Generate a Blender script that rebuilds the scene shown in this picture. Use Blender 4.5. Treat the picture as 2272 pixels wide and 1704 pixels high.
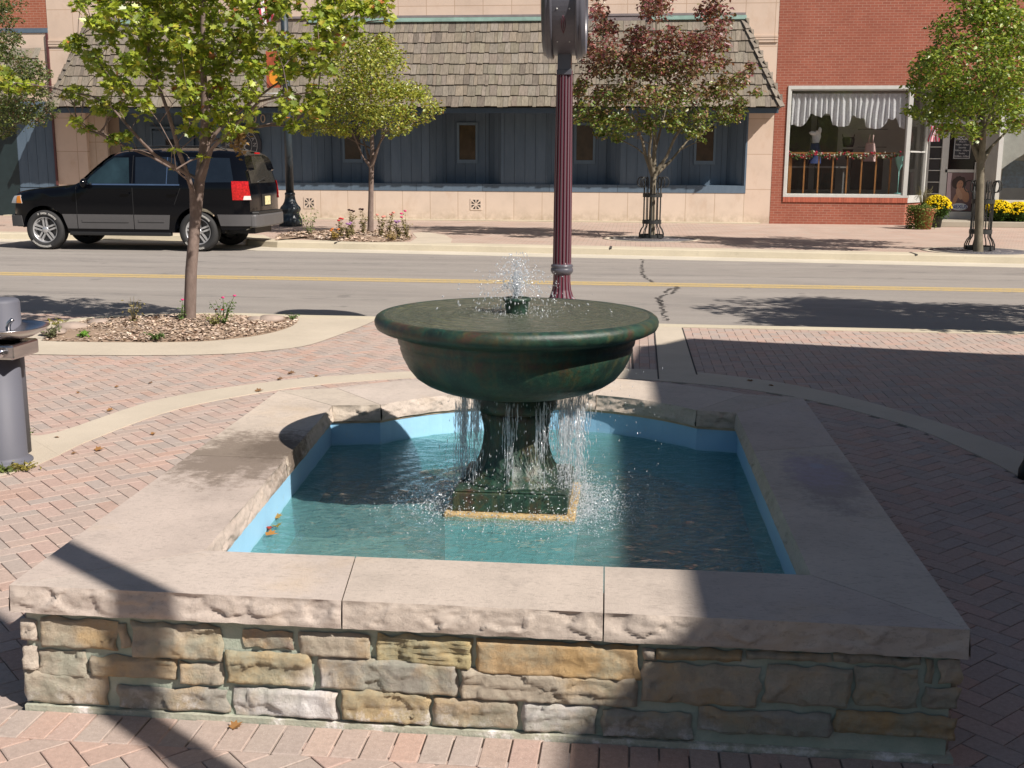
import bpy, bmesh, math, random
from mathutils import Vector, Matrix, noise
R = math.radians
for o in list(bpy.data.objects): bpy.data.objects.remove(o)
sc = bpy.context.scene
# ------------------------------------------------------------ camera
FPX, PCX, PCY, CH = 2494.0, 1136.0, 852.0, 1.6
def _cam_axes():
    pi, ro, ya = R(11.1), R(0.3), R(6.2)
    c, s = math.cos(ya), math.sin(ya); A = Matrix(((c, s, 0), (0, 0, -1), (-s, c, 0)))
    c, s = math.cos(pi), math.sin(pi); B = Matrix(((1, 0, 0), (0, c, -s), (0, s, c)))
    c, s = math.cos(ro), math.sin(ro); D = Matrix(((c, -s, 0), (s, c, 0), (0, 0, 1)))
    return D @ B @ A
CM = _cam_axes()
camd = bpy.data.cameras.new('camera'); cam = bpy.data.objects.new('camera', camd)
sc.collection.objects.link(cam); sc.camera = cam
camd.sensor_width = 36; camd.lens = FPX / 2272 * 36; camd.clip_start = .05; camd.clip_end = 500
mw = Matrix((CM[0], -CM[1], -CM[2])).transposed().to_4x4(); mw.translation = (0, 0, CH); cam.matrix_world = mw
def _ray(px, py): return CM.transposed() @ Vector(((px - PCX) / FPX, (py - PCY) / FPX, 1))
def gz(px, py, z=0.0):
    d = _ray(px, py); return Vector((0, 0, CH)) + d * ((z - CH) / d.z)
def gy(px, py, y):
    d = _ray(px, py); return Vector((0, 0, CH)) + d * (y / d.y)
# ------------------------------------------------------------ light
EL, AZ = R(43), R(32)          # sunlight travels towards -X,+Y
to_sun = Vector((math.cos(AZ) * math.cos(EL), -math.sin(AZ) * math.cos(EL), math.sin(EL)))
sund = bpy.data.lights.new('sun', 'SUN'); sund.energy = 5.0; sund.angle = R(.5); sund.color = (1, .92, .85)
sun = bpy.data.objects.new('sun', sund); sc.collection.objects.link(sun)
sun.rotation_euler = to_sun.to_track_quat('Z', 'Y').to_euler()
w = bpy.data.worlds.new('World'); sc.world = w; w.use_nodes = True
nt = w.node_tree; bgn = nt.nodes['Background']; sky = nt.nodes.new('ShaderNodeTexSky')
sky.sky_type = 'NISHITA'; sky.sun_disc = False; sky.sun_elevation = EL; sky.sun_rotation = math.atan2(to_sun.x, to_sun.y)
nt.links.new(sky.outputs[0], bgn.inputs[0]); bgn.inputs[1].default_value = .05
sc.view_settings.view_transform = 'Standard'; sc.view_settings.look = 'None'
sc.view_settings.exposure = 0.52; sc.view_settings.gamma = 1
# ------------------------------------------------------------ helpers
C = sc.collection
def tag(o, label=None, cat=None, group=None, kind=None):
    if label: o['label'] = label
    if cat: o['category'] = cat
    if group: o['group'] = group
    if kind: o['kind'] = kind
    return o
def empty(name, loc, label, cat, group=None):
    o = bpy.data.objects.new(name, None); C.objects.link(o); o.location = loc; o.empty_display_size = .1
    return tag(o, label, cat, group)
class MB:
    def __init__(s): s.v = []; s.f = []; s.c = []; s.sm = []
    def add(s, vs, fs, col=(1, 1, 1), smooth=False):
        b = len(s.v); s.v += [tuple(p) for p in vs]
        for f in fs: s.f.append(tuple(i + b for i in f)); s.c.append(col); s.sm.append(smooth)
    def box(s, a, b, col=(1, 1, 1)):
        x0, y0, z0 = a; x1, y1, z1 = b
        s.add([(x0, y0, z0), (x1, y0, z0), (x1, y1, z0), (x0, y1, z0), (x0, y0, z1), (x1, y0, z1), (x1, y1, z1), (x0, y1, z1)],
              [(0, 3, 2, 1), (4, 5, 6, 7), (0, 1, 5, 4), (1, 2, 6, 5), (2, 3, 7, 6), (3, 0, 4, 7)], col)
    def prism(s, poly, z0, z1, col=(1, 1, 1), bottom=True):
        n = len(poly); vs = [(p[0], p[1], z0) for p in poly] + [(p[0], p[1], z1) for p in poly]
        fs = [tuple(range(n, 2 * n))] + [(i, (i + 1) % n, n + (i + 1) % n, n + i) for i in range(n)]
        if bottom: fs.append(tuple(range(n - 1, -1, -1)))
        s.add(vs, fs, col)
    def xz(s, poly, y0, y1, col=(1, 1, 1)):       # polygon in x,z given counter-clockwise seen from -Y; front at y0
        n = len(poly); vs = [(p[0], y0, p[1]) for p in poly] + [(p[0], y1, p[1]) for p in poly]
        fs = [tuple(range(n)), tuple(range(2 * n - 1, n - 1, -1))] + [((i + 1) % n, i, n + i, n + (i + 1) % n) for i in range(n)]
        s.add(vs, fs, col)
    def tube(s, pts, rad, seg=8, col=(1, 1, 1), caps=True):
        pts = [Vector(p) for p in pts]; n = len(pts)
        if not hasattr(rad, '__len__'): rad = [rad] * n
        vs = []; a = None
        for i, p in enumerate(pts):
            t = (pts[min(i + 1, n - 1)] - pts[max(i - 1, 0)]).normalized()
            if a is None: a = t.orthogonal().normalized()
            a = (a - t * a.dot(t))
            a = a.normalized() if a.length > 1e-6 else t.orthogonal().normalized()
            b = t.cross(a)
            for k in range(seg):
                q = 2 * math.pi * k / seg; vs.append(p + (a * math.cos(q) + b * math.sin(q)) * rad[i])
        fs = [(i * seg + k, i * seg + (k + 1) % seg, (i + 1) * seg + (k + 1) % seg, (i + 1) * seg + k) for i in range(n - 1) for k in range(seg)]
        if caps: fs += [tuple(range(seg - 1, -1, -1)), tuple((n - 1) * seg + k for k in range(seg))]
        s.add(vs, fs, col, True)
    def lathe(s, prof, c=(0, 0), seg=48, col=(1, 1, 1), flute=None, smooth=True):
        vs = []; n = len(prof)
        for r, z in prof:
            for k in range(seg):
                a = 2 * math.pi * k / seg; rr = r * (flute(a, z, r) if flute else 1)
                vs.append((c[0] + rr * math.cos(a), c[1] + rr * math.sin(a), z))
        fs = [(i * seg + k, i * seg + (k + 1) % seg, (i + 1) * seg + (k + 1) % seg, (i + 1) * seg + k) for i in range(n - 1) for k in range(seg)]
        if prof[0][0] > 1e-4: fs.append(tuple(range(seg - 1, -1, -1)))
        if prof[-1][0] > 1e-4: fs.append(tuple((n - 1) * seg + k for k in range(seg)))
        s.add(vs, fs, col, smooth)
    def ball(s, c, r, col=(1, 1, 1), seg=8, rings=5, sc3=(1, 1, 1), jit=0):
        vs = [(c[0], c[1], c[2] - r * sc3[2])]
        for i in range(1, rings):
            t = math.pi * i / rings
            for k in range(seg):
                a = 2 * math.pi * k / seg; j = 1 + random.uniform(-jit, jit)
                vs.append((c[0] + r * j * sc3[0] * math.sin(t) * math.cos(a), c[1] + r * j * sc3[1] * math.sin(t) * math.sin(a), c[2] - r * j * sc3[2] * math.cos(t)))
        vs.append((c[0], c[1], c[2] + r * sc3[2])); L = len(vs) - 1
        fs = [(0, 1 + (k + 1) % seg, 1 + k) for k in range(seg)]
        fs += [(1 + i * seg + k, 1 + i * seg + (k + 1) % seg, 1 + (i + 1) * seg + (k + 1) % seg, 1 + (i + 1) * seg + k) for i in range(rings - 2) for k in range(seg)]
        fs += [(L, 1 + (rings - 2) * seg + k, 1 + (rings - 2) * seg + (k + 1) % seg) for k in range(seg)]
        s.add(vs, fs, col, True)
    def build(s, name, m, parent=None, loc=None, bevel=0, smooth=None, kind=None):
        me = bpy.data.meshes.new(name); me.from_pydata(s.v, [], s.f)
        me.polygons.foreach_set('use_smooth', s.sm if smooth is None else [smooth] * len(s.f))
        ca = me.color_attributes.new('Col', 'FLOAT_COLOR', 'CORNER'); buf = []
        for f, c in zip(s.f, s.c): buf += [c[0], c[1], c[2], 1.0] * len(f)
        ca.data.foreach_set('color', buf)
        me.materials.append(m); me.update()
        o = bpy.data.objects.new(name, me); C.objects.link(o)
        if parent is not None:
            o.parent = parent
            if loc is None and parent.location.length > 0: o.matrix_parent_inverse = Matrix.Translation(-Vector(parent.location))
        if loc is not None: o.location = loc
        if bevel:
            b = o.modifiers.new('bevel', 'BEVEL'); b.width = bevel; b.segments = 2; b.limit_method = 'ANGLE'
        if kind: o['kind'] = kind
        return o
def text_mesh(name, body, size, m, parent, loc, rot=(R(90), 0, 0), extrude=.002, align='CENTER', bold=False, shear=0, spacing=1.0):
    cu = bpy.data.curves.new(name, 'FONT'); cu.body = body; cu.size = size; cu.extrude = extrude; cu.align_x = align; cu.align_y = 'CENTER'
    cu.shear = shear; cu.space_character = spacing
    if bold: cu.offset = size * .02
    t = bpy.data.objects.new(name, cu); C.objects.link(t); bpy.context.view_layer.update()
    me = bpy.data.meshes.new_from_object(t); bpy.data.objects.remove(t)
    me.materials.clear(); me.materials.append(m)
    o = bpy.data.objects.new(name, me); C.objects.link(o); o.location = loc; o.rotation_euler = rot
    if parent is not None:
        o.parent = parent; o.matrix_parent_inverse = Matrix.Translation(-Vector(parent.location))
    return o
def inpoly(x, y, P):
    r = False; j = len(P) - 1
    for i in range(len(P)):
        if (P[i][1] > y) != (P[j][1] > y) and x < (P[j][0] - P[i][0]) * (y - P[i][1]) / (P[j][1] - P[i][1]) + P[i][0]: r = not r
        j = i
    return r
def arc3(a, b, c, n):
    ax, ay = a[:2]; bx, by = b[:2]; cx, cy = c[:2]
    d = 2 * (ax * (by - cy) + bx * (cy - ay) + cx * (ay - by))
    ux = ((ax * ax + ay * ay) * (by - cy) + (bx * bx + by * by) * (cy - ay) + (cx * cx + cy * cy) * (ay - by)) / d
    uy = ((ax * ax + ay * ay) * (cx - bx) + (bx * bx + by * by) * (ax - cx) + (cx * cx + cy * cy) * (bx - ax)) / d
    r = math.hypot(ax - ux, ay - uy); t0 = math.atan2(ay - uy, ax - ux); t1 = math.atan2(cy - uy, cx - ux)
    tm = math.atan2(by - uy, bx - ux)
    def un(t, ref):
        while t < ref - math.pi: t += 2 * math.pi
        while t > ref + math.pi: t -= 2 * math.pi
        return t
    t0 = un(t0, tm); t1 = un(t1, tm)
    return [(ux + r * math.cos(t0 + (t1 - t0) * i / n), uy + r * math.sin(t0 + (t1 - t0) * i / n)) for i in range(n + 1)]
def spline(P, n=8):
    out = []
    for i in range(len(P) - 1):
        p0 = P[max(i - 1, 0)]; p1 = P[i]; p2 = P[i + 1]; p3 = P[min(i + 2, len(P) - 1)]
        for k in range(n):
            t = k / n
            out.append(tuple(.5 * (2 * p1[j] + (p2[j] - p0[j]) * t + (2 * p0[j] - 5 * p1[j] + 4 * p2[j] - p3[j]) * t * t + (3 * p1[j] - p0[j] - 3 * p2[j] + p3[j]) * t ** 3) for j in range(len(p1))))
    out.append(tuple(P[-1])); return out
# ------------------------------------------------------------ materials
class NT:
    def __init__(s, name):
        s.m = bpy.data.materials.new(name); s.m.use_nodes = True; s.t = s.m.node_tree; s.n = s.t.nodes
        s.b = s.n['Principled BSDF']; s.out = s.n['Material Output']
        s.co = s.n.new('ShaderNodeTexCoord').outputs['Object']
    def nd(s, ty, ins={}, **kw):
        x = s.n.new('ShaderNode' + ty)
        for k, v in kw.items(): setattr(x, k, v)
        for k, v in ins.items(): s.set(x.inputs[k], v)
        return x
    def set(s, sock, v):
        if isinstance(v, bpy.types.NodeSocket): s.t.links.new(v, sock)
        elif hasattr(v, '__len__') and len(v) == 3 and sock.type == 'RGBA': sock.default_value = (*v, 1)
        else: sock.default_value = v
    def map(s, scale=(1, 1, 1), rot=(0, 0, 0), loc=(0, 0, 0)):
        return s.nd('Mapping', {'Vector': s.co, 'Scale': scale, 'Rotation': rot, 'Location': loc}).outputs[0]
    def noise(s, scale, detail=4, rough=.55, vec=None, dist=0):
        return s.nd('TexNoise', {'Vector': vec or s.co, 'Scale': scale, 'Detail': detail, 'Roughness': rough, 'Distortion': dist}).outputs['Fac']
    def ramp(s, fac, stops, interp='LINEAR'):
        r = s.nd('ValToRGB', {'Fac': fac}); cr = r.color_ramp; cr.interpolation = interp
        while len(cr.elements) < len(stops): cr.elements.new(.5)
        for e, (p, c) in zip(cr.elements, stops):
            e.position = p; e.color = (*(c if hasattr(c, '__len__') else (c, c, c)), 1)
        return r.outputs['Color']
    def mix(s, f, a, b, mode='MIX'):
        x = s.nd('MixRGB', blend_type=mode); s.set(x.inputs[0], f); s.set(x.inputs[1], a); s.set(x.inputs[2], b); return x.outputs[0]
    def math(s, op, a, b=0.0, c=0.0):
        x = s.nd('Math', operation=op); s.set(x.inputs[0], a); s.set(x.inputs[1], b); s.set(x.inputs[2], c); return x.outputs[0]
    def attr(s, name='Col'): return s.nd('Attribute', attribute_name=name).outputs['Color']
    def xyz(s): return s.nd('SeparateXYZ', {0: s.co}).outputs
    def bump(s, h, strength=.5, dist=.01, prev=None):
        b = s.nd('Bump', {'Height': h, 'Strength': strength, 'Distance': dist})
        if prev: s.set(b.inputs['Normal'], prev)
        return b.outputs[0]
    def fin(s, col=None, rough=.8, normal=None, metal=0, spec=.5, **kw):
        if col is not None: s.set(s.b.inputs['Base Color'], col)
        s.set(s.b.inputs['Roughness'], rough); s.set(s.b.inputs['Metallic'], metal); s.set(s.b.inputs['Specular IOR Level'], spec)
        if normal: s.set(s.b.inputs['Normal'], normal)
        for k, v in kw.items(): s.set(s.b.inputs[k.replace('_', ' ')], v)
        return s.m
def schlick(t, f0=.04, normal=None, mul=None):
    lw = t.nd('LayerWeight', {'Blend': .5})
    if normal: t.set(lw.inputs['Normal'], normal)
    return t.math('MULTIPLY_ADD', t.math('POWER', lw.outputs['Facing'], 5.0), (mul if mul else 1 - f0), f0)
def simple(name, col, rough=.6, metal=0, var=.15, vs=6, bump=.15, bs=80, spec=.5, attr=False, dirt=None):
    t = NT(name); n = t.noise(vs, 5)
    c = t.ramp(n, [(.25, [x * (1 - var) for x in col]), (.75, [min(1, x * (1 + var)) for x in col])])
    if dirt: c = t.mix(t.ramp(t.noise(vs * .4, 6, .7), [(.5, 0), (.72, dirt[1])]), c, dirt[0])
    if attr: c = t.mix(1, c, t.attr(), 'MULTIPLY')
    nb = t.bump(t.noise(bs, 4), bump, .004) if bump else None
    return t.fin(c, rough, nb, metal, spec)
random.seed(7)
# ------------------------------------------------------------ ground materials
def m_concrete(name, base, stain=.5, fine=220):
    t = NT(name)
    c = t.ramp(t.noise(1.3, 6, .65), [(.25, [x * .86 for x in base]), (.7, [min(1, x * 1.08) for x in base])])
    c = t.mix(t.ramp(t.noise(fine, 3, .7), [(.35, .35), (.6, 0)]), c, [x * .55 for x in base])
    c = t.mix(t.ramp(t.noise(7, 8, .75), [(.58, 0), (.75, stain)]), c, [x * .6 for x in base])
    return t.fin(c, .9, t.bump(t.noise(fine * .7, 4, .7), .35, .004), spec=.2)
def m_pavers():
    t = NT('brick_pavers'); a = t.attr()
    v = t.ramp(t.noise(60, 5, .7), [(.3, .78), (.7, 1.14)])
    c = t.mix(1, a, v, 'MULTIPLY')
    c = t.mix(t.ramp(t.noise(.9, 5, .6), [(.40, .1), (.7, .5)]), c, (.41, .325, .275))
    c = t.mix(t.ramp(t.noise(3.5, 8, .8), [(.56, 0), (.68, .35)]), c, (.22, .18, .155))
    c = t.mix(t.ramp(t.noise(300, 2, .5), [(.62, 0), (.72, .5)]), c, (.62, .56, .5))
    return t.fin(c, .88, t.bump(t.noise(180, 4, .7), .4, .003), spec=.25)
def m_asphalt():
    t = NT('asphalt')
    s = t.map((.12, 1, 1))
    c = t.ramp(t.noise(2.2, 6, .6, s), [(.25, (.265, .24, .213)), (.6, (.335, .305, .27)), (.8, (.375, .343, .305))])
    c = t.mix(t.ramp(t.noise(260, 3, .6), [(.38, .55), (.55, 0)]), c, (.12, .11, .10))
    c = t.mix(t.ramp(t.noise(190, 2, .5), [(.62, 0), (.75, .45)]), c, (.5, .47, .43))
    y = t.xyz()[1]
    # worn wheel tracks with patchy tar streaks
    for yc, wd in ((19.2, .5), (14.2, .35), (18.0, .25), (20.3, .3)):
        d = t.math('ABSOLUTE', t.math('SUBTRACT', y, yc))
        k = t.ramp(t.math('DIVIDE', d, wd), [(0, .75), (1, 0)])
        k = t.math('MULTIPLY', k, t.ramp(t.noise(9, 7, .8, t.map((.18, 1, 1))), [(.48, 0), (.62, 1)]))
        c = t.mix(k, c, (.13, .12, .115))
    c = t.mix(t.ramp(t.noise(.7, 7, .75, t.map((.5, 1, 1), loc=(7, 3, 0))), [(.52, 0), (.66, .45)]), c, (.20, .185, .17))
    c = t.mix(t.ramp(t.noise(1.6, 3, .5, t.map((1, 1, 1), loc=(2, 9, 0))), [(.68, 0), (.72, .5)]), c, (.13, .12, .11))
    return t.fin(c, .85, t.bump(t.noise(240, 4, .7), .5, .004), spec=.3)
MCONC = m_concrete('pale_concrete', (.52, .455, .36), .45)
MKERB = m_concrete('kerb_concrete', (.54, .48, .36), .55, 120)
MPAV = m_pavers(); MASPH = m_asphalt()
MSAND = simple('joint_sand', (.22, .19, .16), .95, var=.3, bs=200)
BRK = [(.43, .305, .255), (.425, .315, .265), (.39, .315, .27), (.41, .32, .27), (.365, .31, .27), (.435, .295, .235), (.395, .315, .27), (.415, .315, .26), (.36, .305, .27)]
# ------------------------------------------------------------ road, ground, far pavement
g = MB(); g.prism([(-220, -160), (220, -160), (220, 260), (-220, 260)], -.9, -.3); g.build('ground', simple('earth', (.2, .18, .14), .95), kind='structure')
g = MB(); g.prism([(-90, 4), (90, 4), (90, 27), (-90, 27)], -.28, -.13); g.build('road', MASPH, kind='structure')
t = NT('road_paint'); k = t.ramp(t.noise(30, 6, .8), [(.38, (.33, .29, .22)), (.60, (.58, .40, .12))])
MYEL = t.fin(t.mix(t.ramp(t.noise(200, 2), [(.36, .6), (.48, 0)]), k, (.2, .18, .15)), .8)
g = MB(); g.box((-60, 16.34, -.129), (60, 16.55, -.125)); g.box((-60, 16.61, -.129), (60, 16.82, -.125))
g.build('centre_line', MYEL, kind='structure')
kb = lambda X: 22.4 - .1 * X
nose = [tuple(gz(px, py)[:2]) for px, py in ((700, 529), (640, 527), (612, 532), (607, 541))]
side = [(-60, 24.9), (-14, 24.6), (-9.2, 24.75), (-8.3, 24.6)]
kback = side + [(-7.95, 23.9), (-7.7, 23.35), (-7.2, 23.1)] + [(-6.4, kb(-6.4)), (0, kb(0)), (60, 16.4)]
def offset(P, d):
    out = []
    for i in range(len(P)):
        a = Vector(P[max(i - 1, 0)]); b = Vector(P[min(i + 1, len(P) - 1)]); t_ = (b - a).normalized()
        out.append((P[i][0] + t_.y * d, P[i][1] - t_.x * d))
    return out
kfront = offset(kback, .5); kgut = offset(kback, 1.35)
def strip(mb, A, B, z0, z1, col=(1, 1, 1)):
    for i in range(len(A) - 1):
        mb.prism([A[i], B[i], B[i + 1], A[i + 1]][::-1] if False else [B[i], B[i + 1], A[i + 1], A[i]], z0, z1, col)
g = MB(); n = len(kback)
vs = []
for i in range(n):
    for (p, z) in ((kback[i], -.05), (kback[i], .004), (kfront[i], .002), (tuple(Vector(kfront[i]).lerp(Vector(kgut[i]), .03)), -.015), (tuple(Vector(kfront[i]).lerp(Vector(kgut[i]), .08)), -.2)):
        vs.append((p[0], p[1], z))
g.add(vs, [(i * 5 + k, i * 5 + k + 1, (i + 1) * 5 + k + 1, (i + 1) * 5 + k) for i in range(n - 1) for k in range(4)])
g.build('far_kerb', MKERB, kind='structure')
g = MB(); strip(g, kfront, kgut, -.135, -.124); g.build('gutter', m_concrete('gutter_concrete', (.57, .52, .42), .4, 120), kind='structure')
# far pavement : brick texture (each brick under a pixel or two here)
t = NT('far_pavers')
bt = t.nd('TexBrick', {'Vector': t.map((1, 1, 1), (0, 0, 0)), 'Color1': (.45, .315, .25), 'Color2': (.41, .33, .27), 'Mortar': (.22, .18, .15), 'Scale': 1, 'Mortar Size': .007, 'Brick Width': .2, 'Row Height': .1, 'Bias': 0}); bt.offset = .5
c = t.mix(t.ramp(t.noise(1.2, 6, .6), [(.4, 0), (.7, .5)]), bt.outputs[0], (.5, .41, .34))
MFAR = t.fin(c, .9, t.bump(t.noise(100), .2, .003), spec=.2)
g = MB(); g.prism([(p[0], p[1]) for p in kback] + [(60, 40), (-60, 40)], -.2, 0, bottom=False); g.build('far_pavement', MFAR, kind='structure')
g = MB(); g.box((-18.6, 31.72, 0), (3.4, 32.0, .03)); g.build('facade_footing', MKERB, kind='structure')
# ------------------------------------------------------------ near plaza
kn = [gz(px, py) for px, py in ((-700, 1250), (-420, 1000), (-200, 850), (-60, 768), (0, 742), (80, 722), (181, 706), (325, 697), (506, 695), (650, 699), (800, 702))]
kn = spline([(p.x, p.y) for p in kn], 4) + [(-2.0, 11.56), (0.4, 11.47), (9, 11.43), (60, 11.4)]
g = MB(); g.prism([(-60, -30), (60, -30)] + kn[::-1] + [(kn[0][0] - 10, kn[0][1])], -.3, -.006, bottom=False); g.build('plaza_bedding', MSAND, kind='structure')
kin = offset(kn, .22)
g = MB(); n = len(kn); vs = []
for i in range(n):
    o_ = offset(kn, -.03)[i]
    for p, z in ((kin[i], -.004), (kin[i], .005), (kn[i], .004), (o_, -.012), (o_, -.2)): vs.append((p[0], p[1], z))
g.add(vs, [(i * 5 + k, (i + 1) * 5 + k, (i + 1) * 5 + k + 1, i * 5 + k + 1) for i in range(n - 1) for k in range(4)])
g.build('near_kerb', MKERB, kind='structure')
# basin outlines (needed for clipping the pavers)
KS = .9877                      # coping top lies at .395
_k = lambda *P: [(x * KS, y * KS) for x, y in P]
OFL, OFR, OBR, OBL = _k((-1.80, 2.94), (.92, 2.945), (.91, 6.02), (-1.91, 5.83))
IFL, IFR, IBR, IBL = _k((-1.345, 3.30), (.555, 3.315), (.523, 5.59), (-1.52, 5.49))
IRL, IRR = _k((-1.28, 5.54), (.328, 5.62))
iarc = arc3(IRL, (-.494, 5.897), IRR, 24); oarc = arc3((-1.60, 5.867), (-.543, 6.38), (.602, 5.995), 24)
OUT = [OFL, OFR, OBR] + oarc[::-1] + [OBL]
INN = [IFL, IFR, IBR] + iarc[::-1] + [IBL]
rin = [gz(px, py) for px, py in ((130, 1010), (213, 972), (398, 907), (615, 866), (800, 846), (1000, 836), (1200, 834), (1459, 845), (1690, 869), (1855, 902), (2020, 948), (2150, 1002), (2272, 1064), (2420, 1160), (2560, 1290))]
rout = [gz(px, py) for px, py in ((58, 967), (134, 958), (362, 885), (615, 846), (800, 831), (1000, 821), (1200, 818), (1480, 822), (1700, 845), (1860, 876), (2020, 919), (2150, 961), (2290, 1015), (2450, 1090), (2620, 1190))]
rin = spline([(p.x, p.y) for p in rin], 5); rout = spline([(p.x, p.y) for p in rout], 5)
g = MB()
# ring band with real gaps at its joints
for i in range(len(rin) - 1):
    g.prism([rin[i], rin[i + 1], rout[i + 1], rout[i]], -.004, .004)
g.build('ring_path', MCONC, kind='structure')
sl = [gz(px, py) for px, py in ((-260, 962), (58, 967), (209, 971), (130, 1011), (72, 1037), (0, 1057), (-110, 1084), (-260, 1110))]
slab = [(p.x, p.y) for p in sl]
g = MB(); g.prism(slab[::-1], -.004, .0035); g.build('drinking_fountain_slab', MCONC, kind='structure')
ib = [gz(px, py) for px, py in ((870, 704), (835, 711), (800, 726), (760, 741), (687, 766), (615, 777), (506, 786), (362, 789), (200, 789), (72, 787), (-60, 785), (-75, 776))]
ib = spline([(p.x, p.y) for p in ib], 3)
kl = [p for p in kin if p[1] > ib[-1][1] + .05 and p[0] < ib[0][0] - .05]
def resamp(P, n):
    L = [0]
    for a, b in zip(P, P[1:]): L.append(L[-1] + math.hypot(b[0] - a[0], b[1] - a[1]))
    out = []
    for i in range(n + 1):
        s = L[-1] * i / n; k = 0
        while k < len(L) - 2 and L[k + 1] < s: k += 1
        f = (s - L[k]) / max(1e-9, L[k + 1] - L[k]); out.append((P[k][0] + (P[k + 1][0] - P[k][0]) * f, P[k][1] + (P[k + 1][1] - P[k][1]) * f))
    return out
ua = resamp(kl[::-1], 40); ub = resamp(ib, 40); g = MB()
g.add([(x, y, .0038) for x, y in ua + ub], [(i, i + 1, 42 + i, 41 + i) for i in range(40)]); g.build('island_path', MCONC, kind='structure')
bedp = [gz(px, py) for px, py in ((94, 757), (123, 728), (180, 714), (253, 707), (434, 702), (579, 705), (640, 706), (662, 709), (644, 726), (579, 744), (470, 757), (360, 760), (253, 760), (150, 759))]
bed = spline([(p.x, p.y) for p in bedp] + [(bedp[0].x, bedp[0].y)], 4)[:-1]
w0, w1 = gz(1451, 718), gz(1461, 842); w2, w3 = gz(1546, 832), gz(1513, 725)
walk = [(w1.x, w1.y), (w2.x, w2.y), (w3.x, 11.3), (w0.x, 11.3)]
g = MB(); g.prism(walk, -.004, .0042); g.build('cross_path', MCONC, kind='structure')
w4, w5 = gz(1400, 718), gz(1405, 842)
# pavers
def brick_fields():
    mb = MB(); W = .082; J = .0017
    def put(cx, cy, ang, L, Wd, up=0):
        co, si = math.cos(ang), math.sin(ang)
        P = [(cx + co * u - si * v, cy + si * u + co * v) for u, v in ((-L / 2 + J, -Wd / 2 + J), (L / 2 - J, -Wd / 2 + J), (L / 2 - J, Wd / 2 - J), (-L / 2 + J, Wd / 2 - J))]
        col = random.choice(BRK); k = random.uniform(.92, 1.07); col = [x * k for x in col]
        dz = random.uniform(-.0012, .0004) + up; e = .0022
        Q = [(cx + (p[0] - cx) * (1 - 2 * e / Wd), cy + (p[1] - cy) * (1 - 2 * e / Wd)) for p in P]
        mb.add([(p[0], p[1], -.0065) for p in P] + [(p[0], p[1], dz - .0018) for p in P] + [(p[0], p[1], dz) for p in Q],
               [(8, 9, 10, 11)] + [(i, (i + 1) % 4, 4 + (i + 1) % 4, 4 + i) for i in range(4)] + [(4 + i, 4 + (i + 1) % 4, 8 + (i + 1) % 4, 8 + i) for i in range(4)], col)
    ringpoly = rin + [(rin[-1][0], -1), (rin[0][0] - 3.5, -1), (slab[-1][0] - .8, slab[-1][1])]
    outerclip = offset(OUT + [OUT[0]], 0)
    def herring(ang, test):
        co, si = math.cos(ang), math.sin(ang)
        for i in range(-150, 150):
            for j in range(-150, 150):
                k = (i - j) % 4
                if k == 0: u, v, a = i + 1, j + .5, ang
                elif k == 3: u, v, a = i + .5, j + 1, ang + math.pi / 2
                else: continue
                x = (co * u - si * v) * W - .5; y = (si * u + co * v) * W + 6
                if test(x, y): put(x, y, a, 2 * W, W)
    wb = [(OFL[0] - .05, OFL[1] - .0), (OFR[0] + .05, OFR[1])]
    def inring(x, y):
        if not (1.2 < y and -6 < x < 5): return False
        if not inpoly(x, y, ringpoly): return False
        if OFL[0] - .06 < x < OFR[0] + .10 and 2.80 < y < 2.90: return False
        return not inpoly(x, y, [(OFL[0] + .1, OFL[1] + .1), (OFR[0] - .1, OFR[1] + .1), (OBR[0] - .1, OBR[1] - .1), (oarc[12][0], oarc[12][1] - .1), (OBL[0] + .1, OBL[1] - .1)])
    def outside(x, y):
        return 3.5 < y < 11.36 and not inpoly(x, y, ringpoly) and -9 < x < 7
    herring(R(45), inring)
    herring(R(45), lambda x, y: outside(x, y) and x < w4.x)
    herring(R(0), lambda x, y: outside(x, y) and x > w3.x - .02)
    y = 8.4
    while y < 11.3:                     # straight courses beside the cross path
        x = w4.x + .04
        for q in range(8):
            if x < w0.x + .02: put(x, y, R(90), 2 * W, W); x += W
        y += 2 * W
    x = OFL[0] - .13
    while x < OFR[0] + .17: put(x, 2.835, R(90) + random.uniform(-.01, .01), .16, W - .002, .002); x += W
    return mb
brick_fields().build('brick_plaza', MPAV, kind='structure')
# cracks: thin irregular ribbons of tar and shadowed gap on the road
def crack(name, pts, wd, z, n=14, jit=.05):
    P = spline(pts, n); mb = MB(); L = []; Rr = []
    for p in P:
        jx = random.uniform(-jit, jit); ww = wd * random.uniform(.3, 1.3)
        L.append((p[0] + jx - ww, p[1])); Rr.append((p[0] + jx + ww, p[1] + random.uniform(-.01, .01)))
    for i in range(len(P) - 1):
        if random.random() < .86: mb.add([(L[i][0], L[i][1], z), (Rr[i][0], Rr[i][1], z), (Rr[i + 1][0], Rr[i + 1][1], z), (L[i + 1][0], L[i + 1][1], z)], [(0, 1, 2, 3)])
    return mb
MCRK = simple('crack_dark', (.05, .045, .04), .95)
cr = MB()
for pts, wd in (([(1425, 575), (1424, 600), (1428, 612), (1450, 627)], .03), ([(1452, 628), (1500, 636), (1490, 650), (1465, 660), (1470, 680), (1476, 712)], .035), ([(1455, 660), (1470, 676)], .03), ([(1500, 640), (1488, 640), (1478, 650)], .04)):
    b = crack('c', [tuple(gz(x, y, -.13)[:2]) for x, y in pts], wd * .6, -.1275, 30, .035)
    cr.add(b.v, b.f)
cr.build('road_cracks', MCRK, kind='structure')
jt = MB()
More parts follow.
